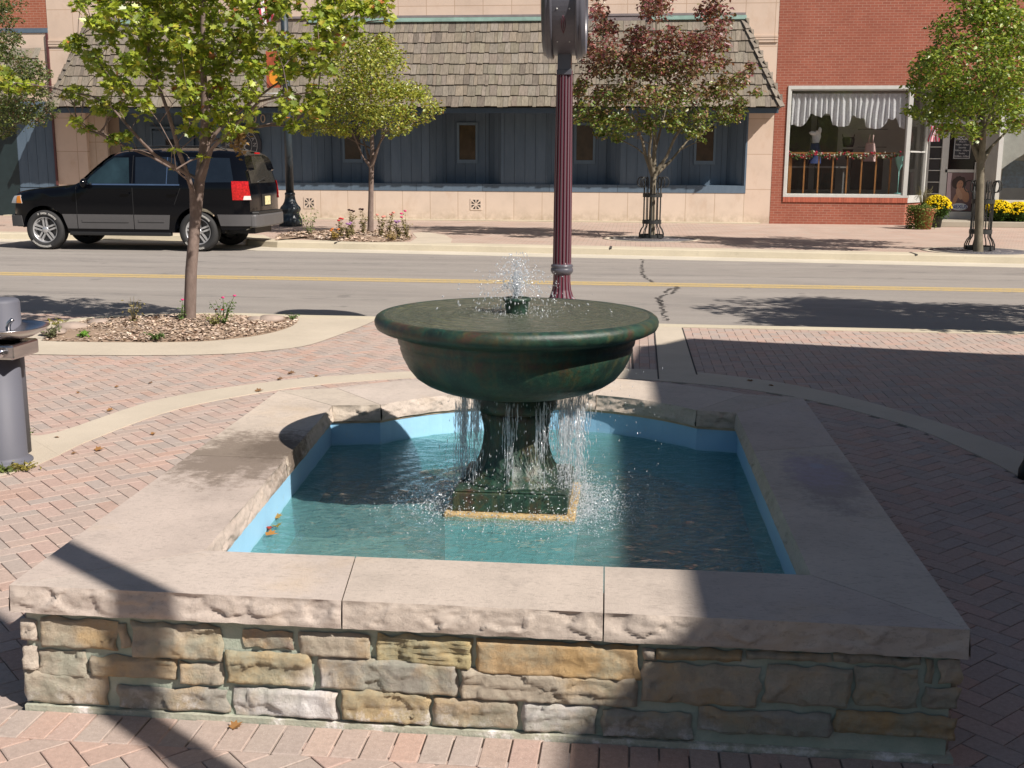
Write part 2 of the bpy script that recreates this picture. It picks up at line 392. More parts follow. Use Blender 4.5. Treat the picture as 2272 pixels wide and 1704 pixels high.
for px, yb, yf in ((765, 533, 556), (1356, 546, 568), (2025, 562, 590)):
    a = gz(px, yb); b = gz(px - 2, yf)
    f = Vector((a.x, kb(a.x), 0))
    jt.box((a.x - .025, kb(a.x) - .51, -.13), (a.x + .025, kb(a.x) - .0, .0065)); jt.box((a.x - .025, kb(a.x) - .53, -.13), (a.x + .025, kb(a.x) - .495, .001))
for p in ((w0, w1), (gz(1513, 725), gz(1546, 832))):
    jt.prism([(p[1].x - .006, p[1].y), (p[1].x + .006, p[1].y), (p[0].x + .006, 11.2), (p[0].x - .006, 11.2)], .001, .006)
jt.prism([(gz(1405, 842).x - .008, 8.55), (gz(1405, 842).x + .008, 8.55), (w4.x + .008, 11.2), (w4.x - .008, 11.2)], .0, .003)
a, b = gz(2020, 919), gz(2020, 948)
jt.build('slab_joints', MCRK, kind='structure')
# ------------------------------------------------------------ stone basin
random.seed(11)
def m_stone(name, base, wet=None, chalk=None):
    t = NT(name)
    c = t.ramp(t.noise(3.2, 7, .62), [(.28, [x * .84 for x in base]), (.5, base), (.75, [min(1, x * 1.12) for x in base])])
    c = t.mix(1, c, t.attr(), 'MULTIPLY')
    c = t.mix(t.ramp(t.noise(70, 6, .75, t.map((.55, 1.6, 1), (0, 0, R(35)))), [(.53, 0), (.63, .55)]), c, [x * .6 for x in base])
    c = t.mix(t.ramp(t.noise(1.8, 6, .7), [(.55, 0), (.8, .45)]), c, (.52, .38, .22))
    c = t.mix(t.ramp(t.noise(4.5, 9, .8, t.map(loc=(4, 2, 1))), [(.54, 0), (.68, .4)]), c, (.27, .23, .20))
    gq = t.nd('NewGeometry').outputs['Normal']; 
    x, y, z = t.xyz()
    def spot(cx, cy, rx, ry, soft=.5):
        a = t.math('DIVIDE', t.math('SUBTRACT', x, cx), rx); b = t.math('DIVIDE', t.math('SUBTRACT', y, cy), ry)
        d = t.math('SQRT', t.math('ADD', t.math('MULTIPLY', a, a), t.math('MULTIPLY', b, b)))
        d = t.math('ADD', d, t.math('MULTIPLY', t.math('SUBTRACT', t.noise(9, 10, .85), .5), 2.6))
        return t.ramp(d, [(1 - soft, 1), (1.0, 0)])
    if wet:
        c = t.mix(t.math('MULTIPLY', spot(-1.62, 4.42, .36, .52, .45), .85), c, (.17, .135, .105))
        c = t.mix(t.math('MULTIPLY', spot(-1.50, 4.55, .20, .24, .5), .7), c, (.11, .085, .065))
    if chalk:
        c = t.mix(t.math('MULTIPLY', spot(.76, 4.35, .17, .5, .5), .55), c, (.20, .17, .17))
        c = t.mix(t.math('MULTIPLY', spot(.74, 4.48, .13, .33, .45), t.ramp(t.noise(40, 5, .8), [(.3, .1), (.6, .6)])), c, (.40, .34, .40))
        c = t.mix(t.math('MULTIPLY', spot(.76, 4.55, .04, .05, .5), .35), c, (.34, .40, .48))
    h = t.noise(60, 8, .75)
    nb = t.bump(h, .5, .006); nb = t.bump(t.noise(320, 3, .7), .35, .002, nb)
    return t.fin(c, .85, nb, spec=.25)
MCOP = m_stone('coping_limestone', (.50, .43, .365), wet=True, chalk=True)
def facet(q, k=1.0):
    """planar chips: every Voronoi cell carries its own tilted plane"""
    ds, ps = noise.voronoi(q); c_ = ps[0]; v = noise.cell_vector(c_ * 13.7); v2 = noise.cell_vector(c_ * 7.1 + Vector((3, 9, 1)))
    return ((q - c_).dot(v - Vector((.5, .5, .5))) * 1.5 + (v2.x - .5) * .8) * k
def rockface(mb, a, b, z0, z1, amp=.014, col=(1, 1, 1), seed=0, step=.009, fade=True):
    """hand-split stone face from a to b (outward = right of a->b), between z0 and z1"""
    a = Vector(a); b = Vector(b); L = (b - a).length; t_ = (b - a) / L; nrm = Vector((t_.y, -t_.x))
    n = max(2, int(L / step)); m = 14; vs = []
    for i in range(n + 1):
        u = i / n
        for j in range(m + 1):
            v = j / m; p = a + t_ * (L * u); z = z0 + (z1 - z0) * v
            q = Vector((p.x * 7 + seed, p.y * 7, z * 9))
            # scalloped chips: rounded hollows with sharp arrises between them
            vo = noise.voronoi(Vector((p.x * 9 + seed, p.y * 9, z * 14 + .3 * noise.noise(q))))[0]
            ch = min(1, vo[0] * 1.3)
            wq = Vector((p.x * 11 + seed, p.y * 11, z * 17)); wq += Vector((noise.noise(q * 2), noise.noise(q * 2 + Vector((5, 5, 5))), noise.noise(q * 2 + Vector((9, 1, 4))))) * .35
            s_ = noise.noise(q * 1.3) * .5 + facet(wq, .6) + facet(wq * 2.3, .22) + .10 * noise.noise(q * 8)
            e = min(1, v * m / 3.0) * min(1, (1 - v) * m / 2.2)
            eu = min(1, u * n / 1.5) * min(1, (1 - u) * n / 1.5)
            if not fade: eu = 1
            d = amp * (s_ * .9 + .35 * (1 - v) - .1) * (.25 + .75 * eu) * e + amp * .4 * (1 - v)
            p = p + nrm * d
            zz = z + (noise.noise(Vector((p.x * 22, p.y * 22, seed))) * .004 if j == 0 else 0)
            vs.append((p.x, p.y, zz))
    k = m + 1
    mb.add(vs, [(i * k + j, (i + 1) * k + j, (i + 1) * k + j + 1, i * k + j + 1) for i in range(n) for j in range(m)], col, True)
def slab_piece(poly, rough, name='coping_slab', z0=.314, z1=.395, parent=None, seed=0):
    """poly counter-clockwise; rough = set of edge indexes with split faces"""
    mb = MB(); k = random.uniform(.93, 1.05); col = (k * random.uniform(.98, 1.02), k, k * random.uniform(.96, 1.02))
    n = len(poly); cx = sum(p[0] for p in poly) / n; cy = sum(p[1] for p in poly) / n
    g_ = .0022; Q = []
    for p in poly:
        d = Vector((p[0] - cx, p[1] - cy)); Q.append((p[0] - d.x / d.length * g_, p[1] - d.y / d.length * g_))
    poly = Q
    mb.add([(p[0], p[1], z1) for p in poly], [tuple(range(n))], col)
    mb.add([(p[0], p[1], z0) for p in poly], [tuple(range(n - 1, -1, -1))], col)
    for i in range(n):
        a, b = poly[i], poly[(i + 1) % n]
        if i in rough: rockface(mb, a, b, z0, z1, .016, col, seed + (i * 3 if n == 4 else 0), fade=(n == 4))
        else: mb.add([(a[0], a[1], z0), (b[0], b[1], z0), (b[0], b[1], z1), (a[0], a[1], z1)], [(0, 1, 2, 3)], col)
    return mb.build(name, MCOP, parent)
basin = empty('stone_basin', (-.48, 4.6, 0), 'square low pool basin of buff stone blocks under pale limestone coping', 'fountain basin')
fj = [(gz(760, 1330, .395).x, gz(785, 1240, .395).x), (gz(1338, 1380, .395).x, gz(1340, 1262, .395).x)]
yo = lambda x: OFL[1] + (x - OFL[0]) * (OFR[1] - OFL[1]) / (OFR[0] - OFL[0])
yi = lambda x: IFL[1] + (x - IFL[0]) * (IFR[1] - IFL[1]) / (IFR[0] - IFL[0])
P_ = [(OFL, IFL), ((fj[0][0], yo(fj[0][0])), (fj[0][1], yi(fj[0][1]))), ((fj[1][0], yo(fj[1][0])), (fj[1][1], yi(fj[1][1]))), (OFR, IFR)]
for i in range(3): slab_piece([P_[i][0], P_[i + 1][0], P_[i + 1][1], P_[i][1]], {0, 2}, parent=basin, seed=i * 10)
def lerp2(a, b, t_): return (a[0] + (b[0] - a[0]) * t_, a[1] + (b[1] - a[1]) * t_)
rj = .66
slab_piece([OFR, lerp2(OFR, OBR, rj), lerp2(IFR, IBR, rj), IFR], {0, 2}, parent=basin, seed=41)
slab_piece([lerp2(OFR, OBR, rj), OBR, IBR, lerp2(IFR, IBR, rj)], {0, 2}, parent=basin, seed=52)
lj = .52
slab_piece([OFL, IFL, lerp2(IFL, IBL, lj), lerp2(OFL, OBL, lj)], {1, 3}, parent=basin, seed=63)
slab_piece([lerp2(OFL, OBL, lj), lerp2(IFL, IBL, lj), IBL, OBL], {1, 3}, parent=basin, seed=74)
slab_piece([IBR, OBR, oarc[24], IRR], {1, 3}, parent=basin, seed=85)
slab_piece([OBL, IBL, IRL, oarc[0]], {1, 3}, parent=basin, seed=96)
for a_, b_ in ((0, 8), (8, 16), (16, 24)):
    ins = iarc[a_:b_ + 1]; outs = oarc[a_:b_ + 1]; m_ = len(ins)
    slab_piece(ins + outs[::-1], set(range(m_ - 1)) | set(range(m_, 2 * m_ - 1)), parent=basin, seed=110 + a_)
# core of the wall and mortar
t = NT('mortar'); c = t.ramp(t.noise(8, 6, .7), [(.3, (.31, .38, .30)), (.6, (.44, .47, .38)), (.85, (.62, .60, .56))])
MMORT = t.fin(c, .95, t.bump(t.noise(120, 5, .7), .6, .005), spec=.1)
def ring_prism(mb, outer, inner, z0, z1):
    n = len(outer)
    for i in range(n):
        j = (i + 1) % n
        mb.prism([outer[i], outer[j], inner[j], inner[i]], z0, z1)
oP = [OFL, OFR, OBR] + oarc[::-1] + [OBL]; iP = [IFL, IFR, IBR] + iarc[::-1] + [IBL]
def shrink(P, d, inwards=True):
    cx, cy = -.48, 4.6; out = []; n = len(P)
    for i in range(n):
        a = Vector(P[i - 1]); b = Vector(P[i]); c_ = Vector(P[(i + 1) % n])
        n1 = (b - a).normalized(); n2 = (c_ - b).normalized(); q = Vector((-n1.y, n1.x)) + Vector((-n2.y, n2.x))
        q = q / max(q.length_squared / 2, .35) ; out.append((b.x + q.x * d, b.y + q.y * d))
    return out
o2 = shrink(oP, .030); i2 = shrink(iP, -.035)
mb = MB(); ring_prism(mb, o2, i2, -.12, .318)
core = mb.build('masonry_core', MMORT, basin)
# traced stones of the front face
BUF, TAN, LT, OCH, ORG, YEL, PUR, GRY, WHT = (.47, .41, .32), (.42, .36, .27), (.54, .47, .39), (.46, .38, .24), (.50, .35, .19), (.48, .41, .23), (.34, .265, .21), (.39, .365, .31), (.58, .55, .51)
Z7 = lambda x0, y0, x1, y1, c: (x0 / 1.9404, 1160 + y0 / 1.9404, x1 / 1.9404, 1160 + y1 / 1.9404, c)
Z8 = lambda x0, y0, x1, y1, c: (1140 + x0 / 1.954, 1160 + y0 / 1.954, 1140 + x1 / 1.954, 1160 + y1 / 1.954, c)
FS = [Z7(35, 412, 166, 505, LT), Z7(175, 408, 508, 540, TAN), Z7(514, 440, 560, 545, BUF), Z7(570, 432, 962, 585, BUF), Z7(1045, 460, 1265, 540, PUR), Z7(1290, 472, 1603, 580, BUF), Z7(1615, 485, 2035, 622, YEL),
      Z7(48, 524, 166, 632, LT), Z7(172, 548, 384, 665, BUF), Z7(390, 575, 765, 668, TAN), Z7(773, 600, 965, 698, BUF), Z7(975, 553, 1350, 700, OCH), (706, 1462, 1015, 1536, GRY), (1021, 1490, 1414, 1560, BUF),
      Z7(62, 640, 470, 790, BUF), Z7(512, 705, 988, 832, GRY), Z7(1005, 712, 1458, 862, WHT), Z7(1468, 716, 1852, 885, OCH), (961, 1548, 1150, 1625, TAN), (1159, 1558, 1327, 1632, WHT),
      (1055, 1423, 1419, 1502, ORG), (1425, 1436, 1457, 1464, LT), Z8(620, 545, 1000, 598, ORG), Z8(1005, 556, 1380, 597, BUF), Z8(1387, 568, 1770, 612, BUF), Z8(1787, 592, 1826, 700, TAN), Z8(1835, 592, 1965, 700, LT),
      Z8(552, 612, 1068, 790, BUF), Z8(1082, 617, 1460, 790, BUF), Z8(1472, 628, 1758, 800, BUF), Z8(1768, 714, 1950, 808, BUF),
      (1332, 1576, 1535, 1638, GRY), Z8(790, 812, 1380, 918, GRY), Z8(1388, 822, 1945, 925, ORG)]
WY = OFL[1] + .028
def block(mb, x0, x1, z0, z1, proj, col, tf, layered=False, seed=0):
    st = .007; nx = max(4, int((x1 - x0) / st)); nz = max(4, int((z1 - z0) / st)); vs = []
    sh = random.uniform(-.3, .3); tl = random.uniform(-.006, .006); fct = random.uniform(-.012, .012)
    for i in range(nx + 1):
        for j in range(nz + 1):
            u, v = i / nx, j / nz; x = x0 + (x1 - x0) * u; z = z0 + (z1 - z0) * v
            q = Vector((x * 8 + seed, z * 8, seed * 1.7))
            ex = min(u, 1 - u) * (x1 - x0); ez = min(v, 1 - v) * (z1 - z0); e = min(ex, ez)
            prof = 1 - max(0, 1 - e / .0075) ** 2.5
            vo = noise.voronoi(Vector((x * 12 + seed, z * 16, seed)))[0][0]
            d = proj * prof + prof * (.006 * noise.noise(q * 2.3) + .0015 * noise.noise(q * 7) + .0085 * facet(Vector((x * 13 + seed, z * 17, seed)) + Vector((noise.noise(q * 2), noise.noise(q * 2.2), 0)) * .4) + .0022 * facet(Vector((x * 34 + seed, z * 40, seed))) + fct * (u - .5) + (tl * (1 if v > .5 + sh * (u - .3) else 0)))
            if layered: d += .0035 * math.sin(z * 520 + 3 * noise.noise(Vector((x * 9, z * 30, 2)))) * prof
            bx = (.013 * noise.noise(Vector((z * 26, seed, i * .01))) * (1 if u in (0, 1) else 0)); bz = .011 * noise.noise(Vector((x * 22, seed + 5, 0))) * (1 if v in (0, 1) else 0)
            vs.append(tf(x + bx, z + bz, d))
    k = nz + 1
    mb.add(vs, [(i * k + j, (i + 1) * k + j, (i + 1) * k + j + 1, i * k + j + 1) for i in range(nx) for j in range(nz)], col, True)
    # edges back into the mortar
    ed = [tf(x0, z0, 0), tf(x1, z0, 0), tf(x1, z1, 0), tf(x0, z1, 0)]
mb = MB()
for i, (x0, y0, x1, y1, c_) in enumerate(FS):
    a = gy((x0 + x1) / 2, y0, WY); b = gy((x0 + x1) / 2, y1, WY)
    xa = gy(x0, (y0 + y1) / 2, WY).x; xb = gy(x1, (y0 + y1) / 2, WY).x
    xa = max(xa, OFL[0] + .008); xb = min(xb, OFR[0] - .008)
    z1_ = min(a.z, .307); z0_ = max(b.z, .018)
    pr = random.uniform(.008, .015) if c_ is not PUR else .005
    block(mb, xa + .002, xb - .002, z0_ + .002, z1_ - .001, pr, c_, lambda x, z, d: (x, WY - .002 - d, z), c_ is YEL, i * 2.3)
def side_wall(a, b, seed):
    a = Vector(a); b = Vector(b); L = (b - a).length; t_ = (b - a) / L; nr = Vector((t_.y, -t_.x))
    z = .02; row = 0
    while z < .26:
        h = random.choice((.055, .07, .085)); h = min(h, .306 - z); x = .0
        while x < L - .02:
            ln = min(random.uniform(.1, .34), L - x)
            block(mb, x + .004, x + ln - .004, z, z + h - .008, random.uniform(.010, .018), random.choice((BUF, TAN, LT, GRY, OCH, BUF)), lambda u, zz, d: (a.x + t_.x * u + nr.x * d, a.y + t_.y * u + nr.y * d, zz), False, seed + x * 7 + row)
            x += ln
        z += h; row += 1
t = NT('wall_stone')
c = t.mix(1, t.attr(), t.ramp(t.noise(14, 7, .7), [(.25, .72), (.5, 1), (.75, 1.22)]), 'MULTIPLY')
c = t.mix(t.ramp(t.noise(7, 5, .6), [(.5, 0), (.68, .6)]), c, (.50, .33, .14))
c = t.mix(t.ramp(t.noise(5, 6, .7, t.map(loc=(3, 1, 7))), [(.47, 0), (.62, .6)]), c, (.36, .38, .30))
x, y, z = t.xyz()
# white lime bloom: one run left of centre, and along the foot
d = t.math('ABSOLUTE', t.math('ADD', t.math('SUBTRACT', x, -.885), t.math('MULTIPLY', t.math('SUBTRACT', t.noise(16, 6, .7), .5), .16)))
k = t.math('MULTIPLY', t.ramp(t.math('DIVIDE', d, .10), [(0, 1), (.9, 0)]), t.ramp(z, [(.02, 1), (.14, .8), (.2, 0)]))
c = t.mix(t.math('MULTIPLY', k, .85), c, (.82, .79, .77))
k2 = t.math('MULTIPLY', t.ramp(z, [(.03, .8), (.10, 0)]), t.ramp(t.noise(11, 7, .75), [(.5, 0), (.62, 1)]))
c = t.mix(k2, c, (.74, .72, .70))
MWST = t.fin(c, .88, t.bump(t.noise(60, 9, .82), 1.0, .009), spec=.2)
mb.build('stone_facing', MWST, basin)
for a_, b_, sd_ in [(o2[1], o2[2], 3), (o2[-1], o2[0], 9)] + [(o2[i], o2[min(i + 3, len(o2) - 2)], 20 + i) for i in range(3, len(o2) - 2, 3)]:
    mb = MB(); side_wall(a_, b_, sd_); mb.build('stone_facing', MWST, basin)
# foot ledge
f1 = shrink(oP, .012)
t = NT('footing'); c = t.ramp(t.noise(9, 7, .75), [(.3, (.26, .29, .23)), (.52, (.42, .42, .33)), (.66, (.8, .77, .74))])
mb = MB(); ring_prism(mb, f1, shrink(oP, .1), -.01, .016); mb.build('footing', t.fin(c, .95, t.bump(t.noise(90, 5), .6, .005)), basin)
# blue painted liner
t = NT('pool_paint')
c = t.ramp(t.noise(2.5, 6, .6), [(.3, (.24, .47, .66)), (.7, (.31, .56, .74))])
z = t.xyz()[2]
c = t.mix(t.ramp(z, [(.17, 1), (.20, 0)]), c, (.20, .45, .50))
c = t.mix(t.ramp(t.noise(28, 6, .8), [(.60, 0), (.70, .7)]), c, (.38, .47, .45))
MPOOL = t.fin(c, .55, t.bump(t.noise(40, 5), .2, .004))
li = shrink(iP, -.012); mb = MB(); ring_prism(mb, i2[:0] + shrink(iP, -.04), li, -.12, .299); mb.build('painted_liner', MPOOL, basin)
mb = MB(); ring_prism(mb, shrink(iP, -.04), shrink(iP, -.008), .2995, .3125); mb.build('liner_ledge', simple('liner_ledge', (.46, .36, .25), .9, var=.3, vs=12), basin)
t = NT('pool_floor')
c = t.ramp(t.noise(3, 6, .65), [(.3, (.13, .33, .32)), (.7, (.22, .46, .45))])
c = t.mix(t.ramp(t.noise(1.5, 5, .6, t.map(loc=(5, 2, 0))), [(.45, 0), (.7, .55)]), c, (.20, .26, .17))
mb = MB(); mb.prism(shrink(iP, -.03), -.12, -.10); mb.build('pool_floor', t.fin(c, .8), basin)
# ------------------------------------------------------------ water
t = NT('pool_water'); nt_ = t.t
nz = t.noise(16, 5, .6, t.map((1, 1.9, 1)), .6)
bm_ = t.bump(nz, .85, .022); bm_ = t.bump(t.noise(60, 4, .6, t.map((1, 1.6, 1)), .4), .22, .005, bm_)
tr = t.nd('BsdfTransparent', {'Color': (.60, .86, .86)}); gl = t.nd('BsdfGlossy', {'Color': (1, 1, 1), 'Roughness': .03, 'Normal': bm_})
df = t.nd('BsdfDiffuse', {'Color': (.16, .37, .37), 'Normal': bm_})
mx0 = t.nd('MixShader', {0: .40, 1: tr.outputs[0], 2: df.outputs[0]})
fr = schlick(t, .03, bm_)
mx = t.nd('MixShader', {0: fr, 1: mx0.outputs[0], 2: gl.outputs[0]})
nt_.links.new(mx.outputs[0], t.out.inputs['Surface']); MWAT = t.m
WZ = .186; FCX, FCY = -.482, 4.60
def water_sheet():
    mb = MB(); st = .014; x0, x1, y0, y1 = -1.62, .66, 3.24, 6.06; nx = int((x1 - x0) / st); ny = int((y1 - y0) / st)
    P = shrink(iP, -.03); vs = []; idx = {}
    fs = []
    ins = {}
    for i in range(nx + 1):
        for j in range(ny + 1):
            x = x0 + i * st; y = y0 + j * st
            dx, dy = x - FCX, y - FCY; d = math.hypot(dx, dy)
            n1 = noise.noise(Vector((x * 3, y * 3, 1)))
            amp = .0036 * min(1, max(.2, 1.5 - d)) + .0012
            zz = WZ + amp * math.sin(d * 62 + n1 * 5) * (.5 + .5 * noise.noise(Vector((x * 5, y * 5, 4)))) \
                + .0055 * noise.noise(Vector((x * 8, y * 15, 0))) + .0016 * noise.noise(Vector((x * 26, y * 34, 7)))
            if d < .55: zz += .004 * (.55 - d) / .3 * noise.noise(Vector((x * 50, y * 50, 3)))
            idx[i, j] = len(vs); vs.append((x, y, zz))
    for i in range(nx):
        for j in range(ny):
            x = x0 + (i + .5) * st; y = y0 + (j + .5) * st
            if inpoly(x, y, P): fs.append((idx[i, j], idx[i + 1, j], idx[i + 1, j + 1], idx[i, j + 1]))
    mb.add(vs, fs, smooth=True); return mb
water_sheet().build('water', MWAT, kind='structure')
# ------------------------------------------------------------ fountain
fo = empty('tiered_fountain', (FCX, FCY, .15), 'green patinated bronze fountain bowl on a pedestal in the middle of the blue pool', 'fountain')
def m_patina(name, wet=.42, dark=1.0):
    t = NT(name)
    n1 = t.noise(5.5, 8, .72)
    c = t.ramp(n1, [(.30, (.007, .014, .010)), (.44, (.010, .026, .017)), (.52, (.016, .055, .034)), (.59, (.045, .043, .018)), (.66, (.065, .028, .020)), (.76, (.03, .11, .075))])
    c = t.mix(t.ramp(t.noise(30, 6, .75), [(.45, 0), (.62, .75)]), c, (.012, .03, .022))
    c = t.mix(t.ramp(t.noise(11, 5, .7, t.map((2.2, 2.2, .35))), [(.52, 0), (.66, .5)]), c, (.085, .08, .03))
    c = t.mix(t.ramp(t.noise(17, 6, .8, t.map((1, 1, 1), loc=(3, 3, 3))), [(.60, 0), (.67, .8)]), c, (.018, .11, .07))
    c = t.mix(1, c, (dark, dark, dark), 'MULTIPLY')
    return t.fin(c, wet, t.bump(t.noise(55, 7, .75), .45, .006), spec=.6)
MPAT = m_patina('bronze_patina', dark=1.0)
mb = MB()
prof = [(.17,.657),(.235,.665),(.29,.676),(.34,.690),(.385,.710),(.42,.734),(.450,.764),(.472,.798),(.483,.825),(.481,.836),(.490,.843),(.494,.862),(.493, .872), (.505, .880), (.535, .888), (.560, .896),
        (.578, .906), (.585, .920), (.586, .934), (.580, .948), (.568, .957), (.552, .960), (.535, .954), (.50, .940), (.40, .925), (.2, .915), (.0, .912)]
RZ = .034; prof = [(r, z + RZ * max(0, min(1, (z - .735) / .12))) for r, z in prof]
mb.lathe(prof, (FCX, FCY), 96); mb.build('bowl', MPAT, fo)
mb = MB(); fl = lambda a, z, r: 1 - .055 * abs(math.sin(a * 8)) ** .7
mb.lathe([(.235, .288), (.222, .305), (.196, .322), (.176, .345), (.160, .375), (.148, .41), (.139, .45), (.136, .49), (.140, .52), (.146, .55), (.154, .585)], (FCX, FCY), 96, flute=fl)
mb.lathe([(.154, .585), (.168, .592), (.175, .606), (.175, .628), (.168, .640), (.172, .66)], (FCX, FCY), 64)
mb.build('pedestal', MPAT, fo)
mb = MB(); mb.box((FCX - .236, FCY - .236, .203), (FCX + .236, FCY + .236, .282)); mb.box((FCX - .228, FCY - .228, .282), (FCX + .228, FCY + .228, .292))
mb.build('plinth', MPAT, fo, bevel=.006)
t = NT('base_stone'); c = t.ramp(t.noise(20, 7, .7), [(.3, (.30, .20, .09)), (.6, (.50, .37, .18)), (.8, (.62, .52, .32))])
mb = MB(); mb.box((FCX - .268, FCY - .265, .170), (FCX + .268, FCY + .265, .2025)); mb.build('base_stone', t.fin(c, .6, t.bump(t.noise(80, 5), .6, .006)), fo, bevel=.008)
mb = MB(); mb.box((FCX - .262, FCY - .26, -.1), (FCX + .262, FCY + .26, .1695)); mb.build('painted_base', MPOOL, fo)
mb = MB(); mb.lathe([(r, z + RZ - .012) for r, z in [(.034, .905), (.037, .95), (.045, .985), (.049, 1.018), (.056, 1.022), (.057, 1.034), (.047, 1.036), (.042, 1.02), (.0, 1.018)]], (FCX, FCY), 20, flute=lambda a, z, r: 1 + .03 * math.cos(a * 10)); mb.build('nozzle', MPAT, fo)
# thin water film in the bowl
t = NT('bowl_water')
bm2 = t.bump(t.noise(22, 6, .65, None, 1.8), .9, .012)
tr = t.nd('BsdfTransparent', {'Color': (.75, .86, .72)}); gl = t.nd('BsdfGlossy', {'Roughness': .03, 'Normal': bm2}); df = t.nd('BsdfDiffuse', {'Color': (.15, .165, .115), 'Normal': bm2})
fr = schlick(t, .10, bm2)
m0 = t.nd('MixShader', {0: .62, 1: tr.outputs[0], 2: df.outputs[0]}); mx = t.nd('MixShader', {0: fr, 1: m0.outputs[0], 2: gl.outputs[0]})
t.t.links.new(mx.outputs[0], t.out.inputs['Surface'])
mb = MB(); pr = [(0.0, .956)]; k_ = 40
vs = [(FCX, FCY, .958 + RZ)]; seg = 96
for i in range(1, k_ + 1):
    r = .556 * i / k_
    for s_ in range(seg):
        a = 2 * math.pi * s_ / seg; q = noise.noise(Vector((math.cos(a) * r * 14, math.sin(a) * r * 14, 2)))
        vs.append((FCX + r * math.cos(a), FCY + r * math.sin(a), .959 + RZ + .0022 * math.sin(r * 110 + q * 3) * (1 - r) + .0015 * q + (-.002 if i == k_ else 0)))
fs = [(0, 1 + s_, 1 + (s_ + 1) % seg) for s_ in range(seg)] + [(1 + (i - 1) * seg + s_, 1 + i * seg + s_, 1 + i * seg + (s_ + 1) % seg, 1 + (i - 1) * seg + (s_ + 1) % seg) for i in range(1, k_) for s_ in range(seg)]
mb.add(vs, fs, smooth=True); o = mb.build('bowl_water', t.m, kind='structure')
# drops
t = NT('water_drops')
gl = t.nd('BsdfGlossy', {'Roughness': .12, 'Color': (1, 1, 1)}); df = t.nd('BsdfDiffuse', {'Color': (.86, .88, .9)}); tl = t.nd('BsdfTranslucent', {'Color': (.85, .88, .9)}); tr = t.nd('BsdfTransparent', {'Color': (.95, .98, 1)})
a1 = t.nd('MixShader', {0: .5, 1: df.outputs[0], 2: tl.outputs[0]}); a2 = t.nd('MixShader', {0: .35, 1: a1.outputs[0], 2: gl.outputs[0]}); a3 = t.nd('MixShader', {0: .42, 1: a2.outputs[0], 2: tr.outputs[0]})
t.t.links.new(a3.outputs[0], t.out.inputs['Surface']); MDROP = t.m
def drop(mb, c_, r, el=1.0, d=Vector((0, 0, 1))):
    d = d.normalized(); a = d.orthogonal().normalized(); b = d.cross(a); c_ = Vector(c_)
    vs = [c_ + d * r * el, c_ + a * r, c_ + b * r, c_ - a * r, c_ - b * r, c_ - d * r * el]
    mb.add(vs, [(0, 1, 2), (0, 2, 3), (0, 3, 4), (0, 4, 1), (5, 2, 1), (5, 3, 2), (5, 4, 3), (5, 1, 4)], smooth=True)
rnd = random.Random(5)
def jet():
    mb = MB()
    for k in range(1700):
        a = rnd.uniform(0, 2 * math.pi); vr = abs(rnd.gauss(0, .5)) + .02; vz = rnd.uniform(1.1, 2.0) * (1 - .25 * vr)
        T = (vz + math.sqrt(vz * vz + 2 * 9.8 * .07)) / 9.8; tt = rnd.uniform(.0, T)
        x = vr * tt; z = 1.03 + RZ - .01 + vz * tt - 4.9 * tt * tt
        v = Vector((math.cos(a) * vr, math.sin(a) * vr, vz - 9.8 * tt))
        drop(mb, (FCX + math.cos(a) * x, FCY + math.sin(a) * x, z), rnd.choice((.0016, .0022, .003, .0042)), 1 + v.length * .5, v)
    for k in range(260):
        a = rnd.uniform(0, 2 * math.pi); r = rnd.gauss(.13, .05)
        drop(mb, (FCX + math.cos(a) * r, FCY + math.sin(a) * r, .962 + RZ + abs(rnd.gauss(0, .008))), rnd.uniform(.001, .0026))
    return mb
tag(jet().build('water_jet', MDROP), kind='stuff')
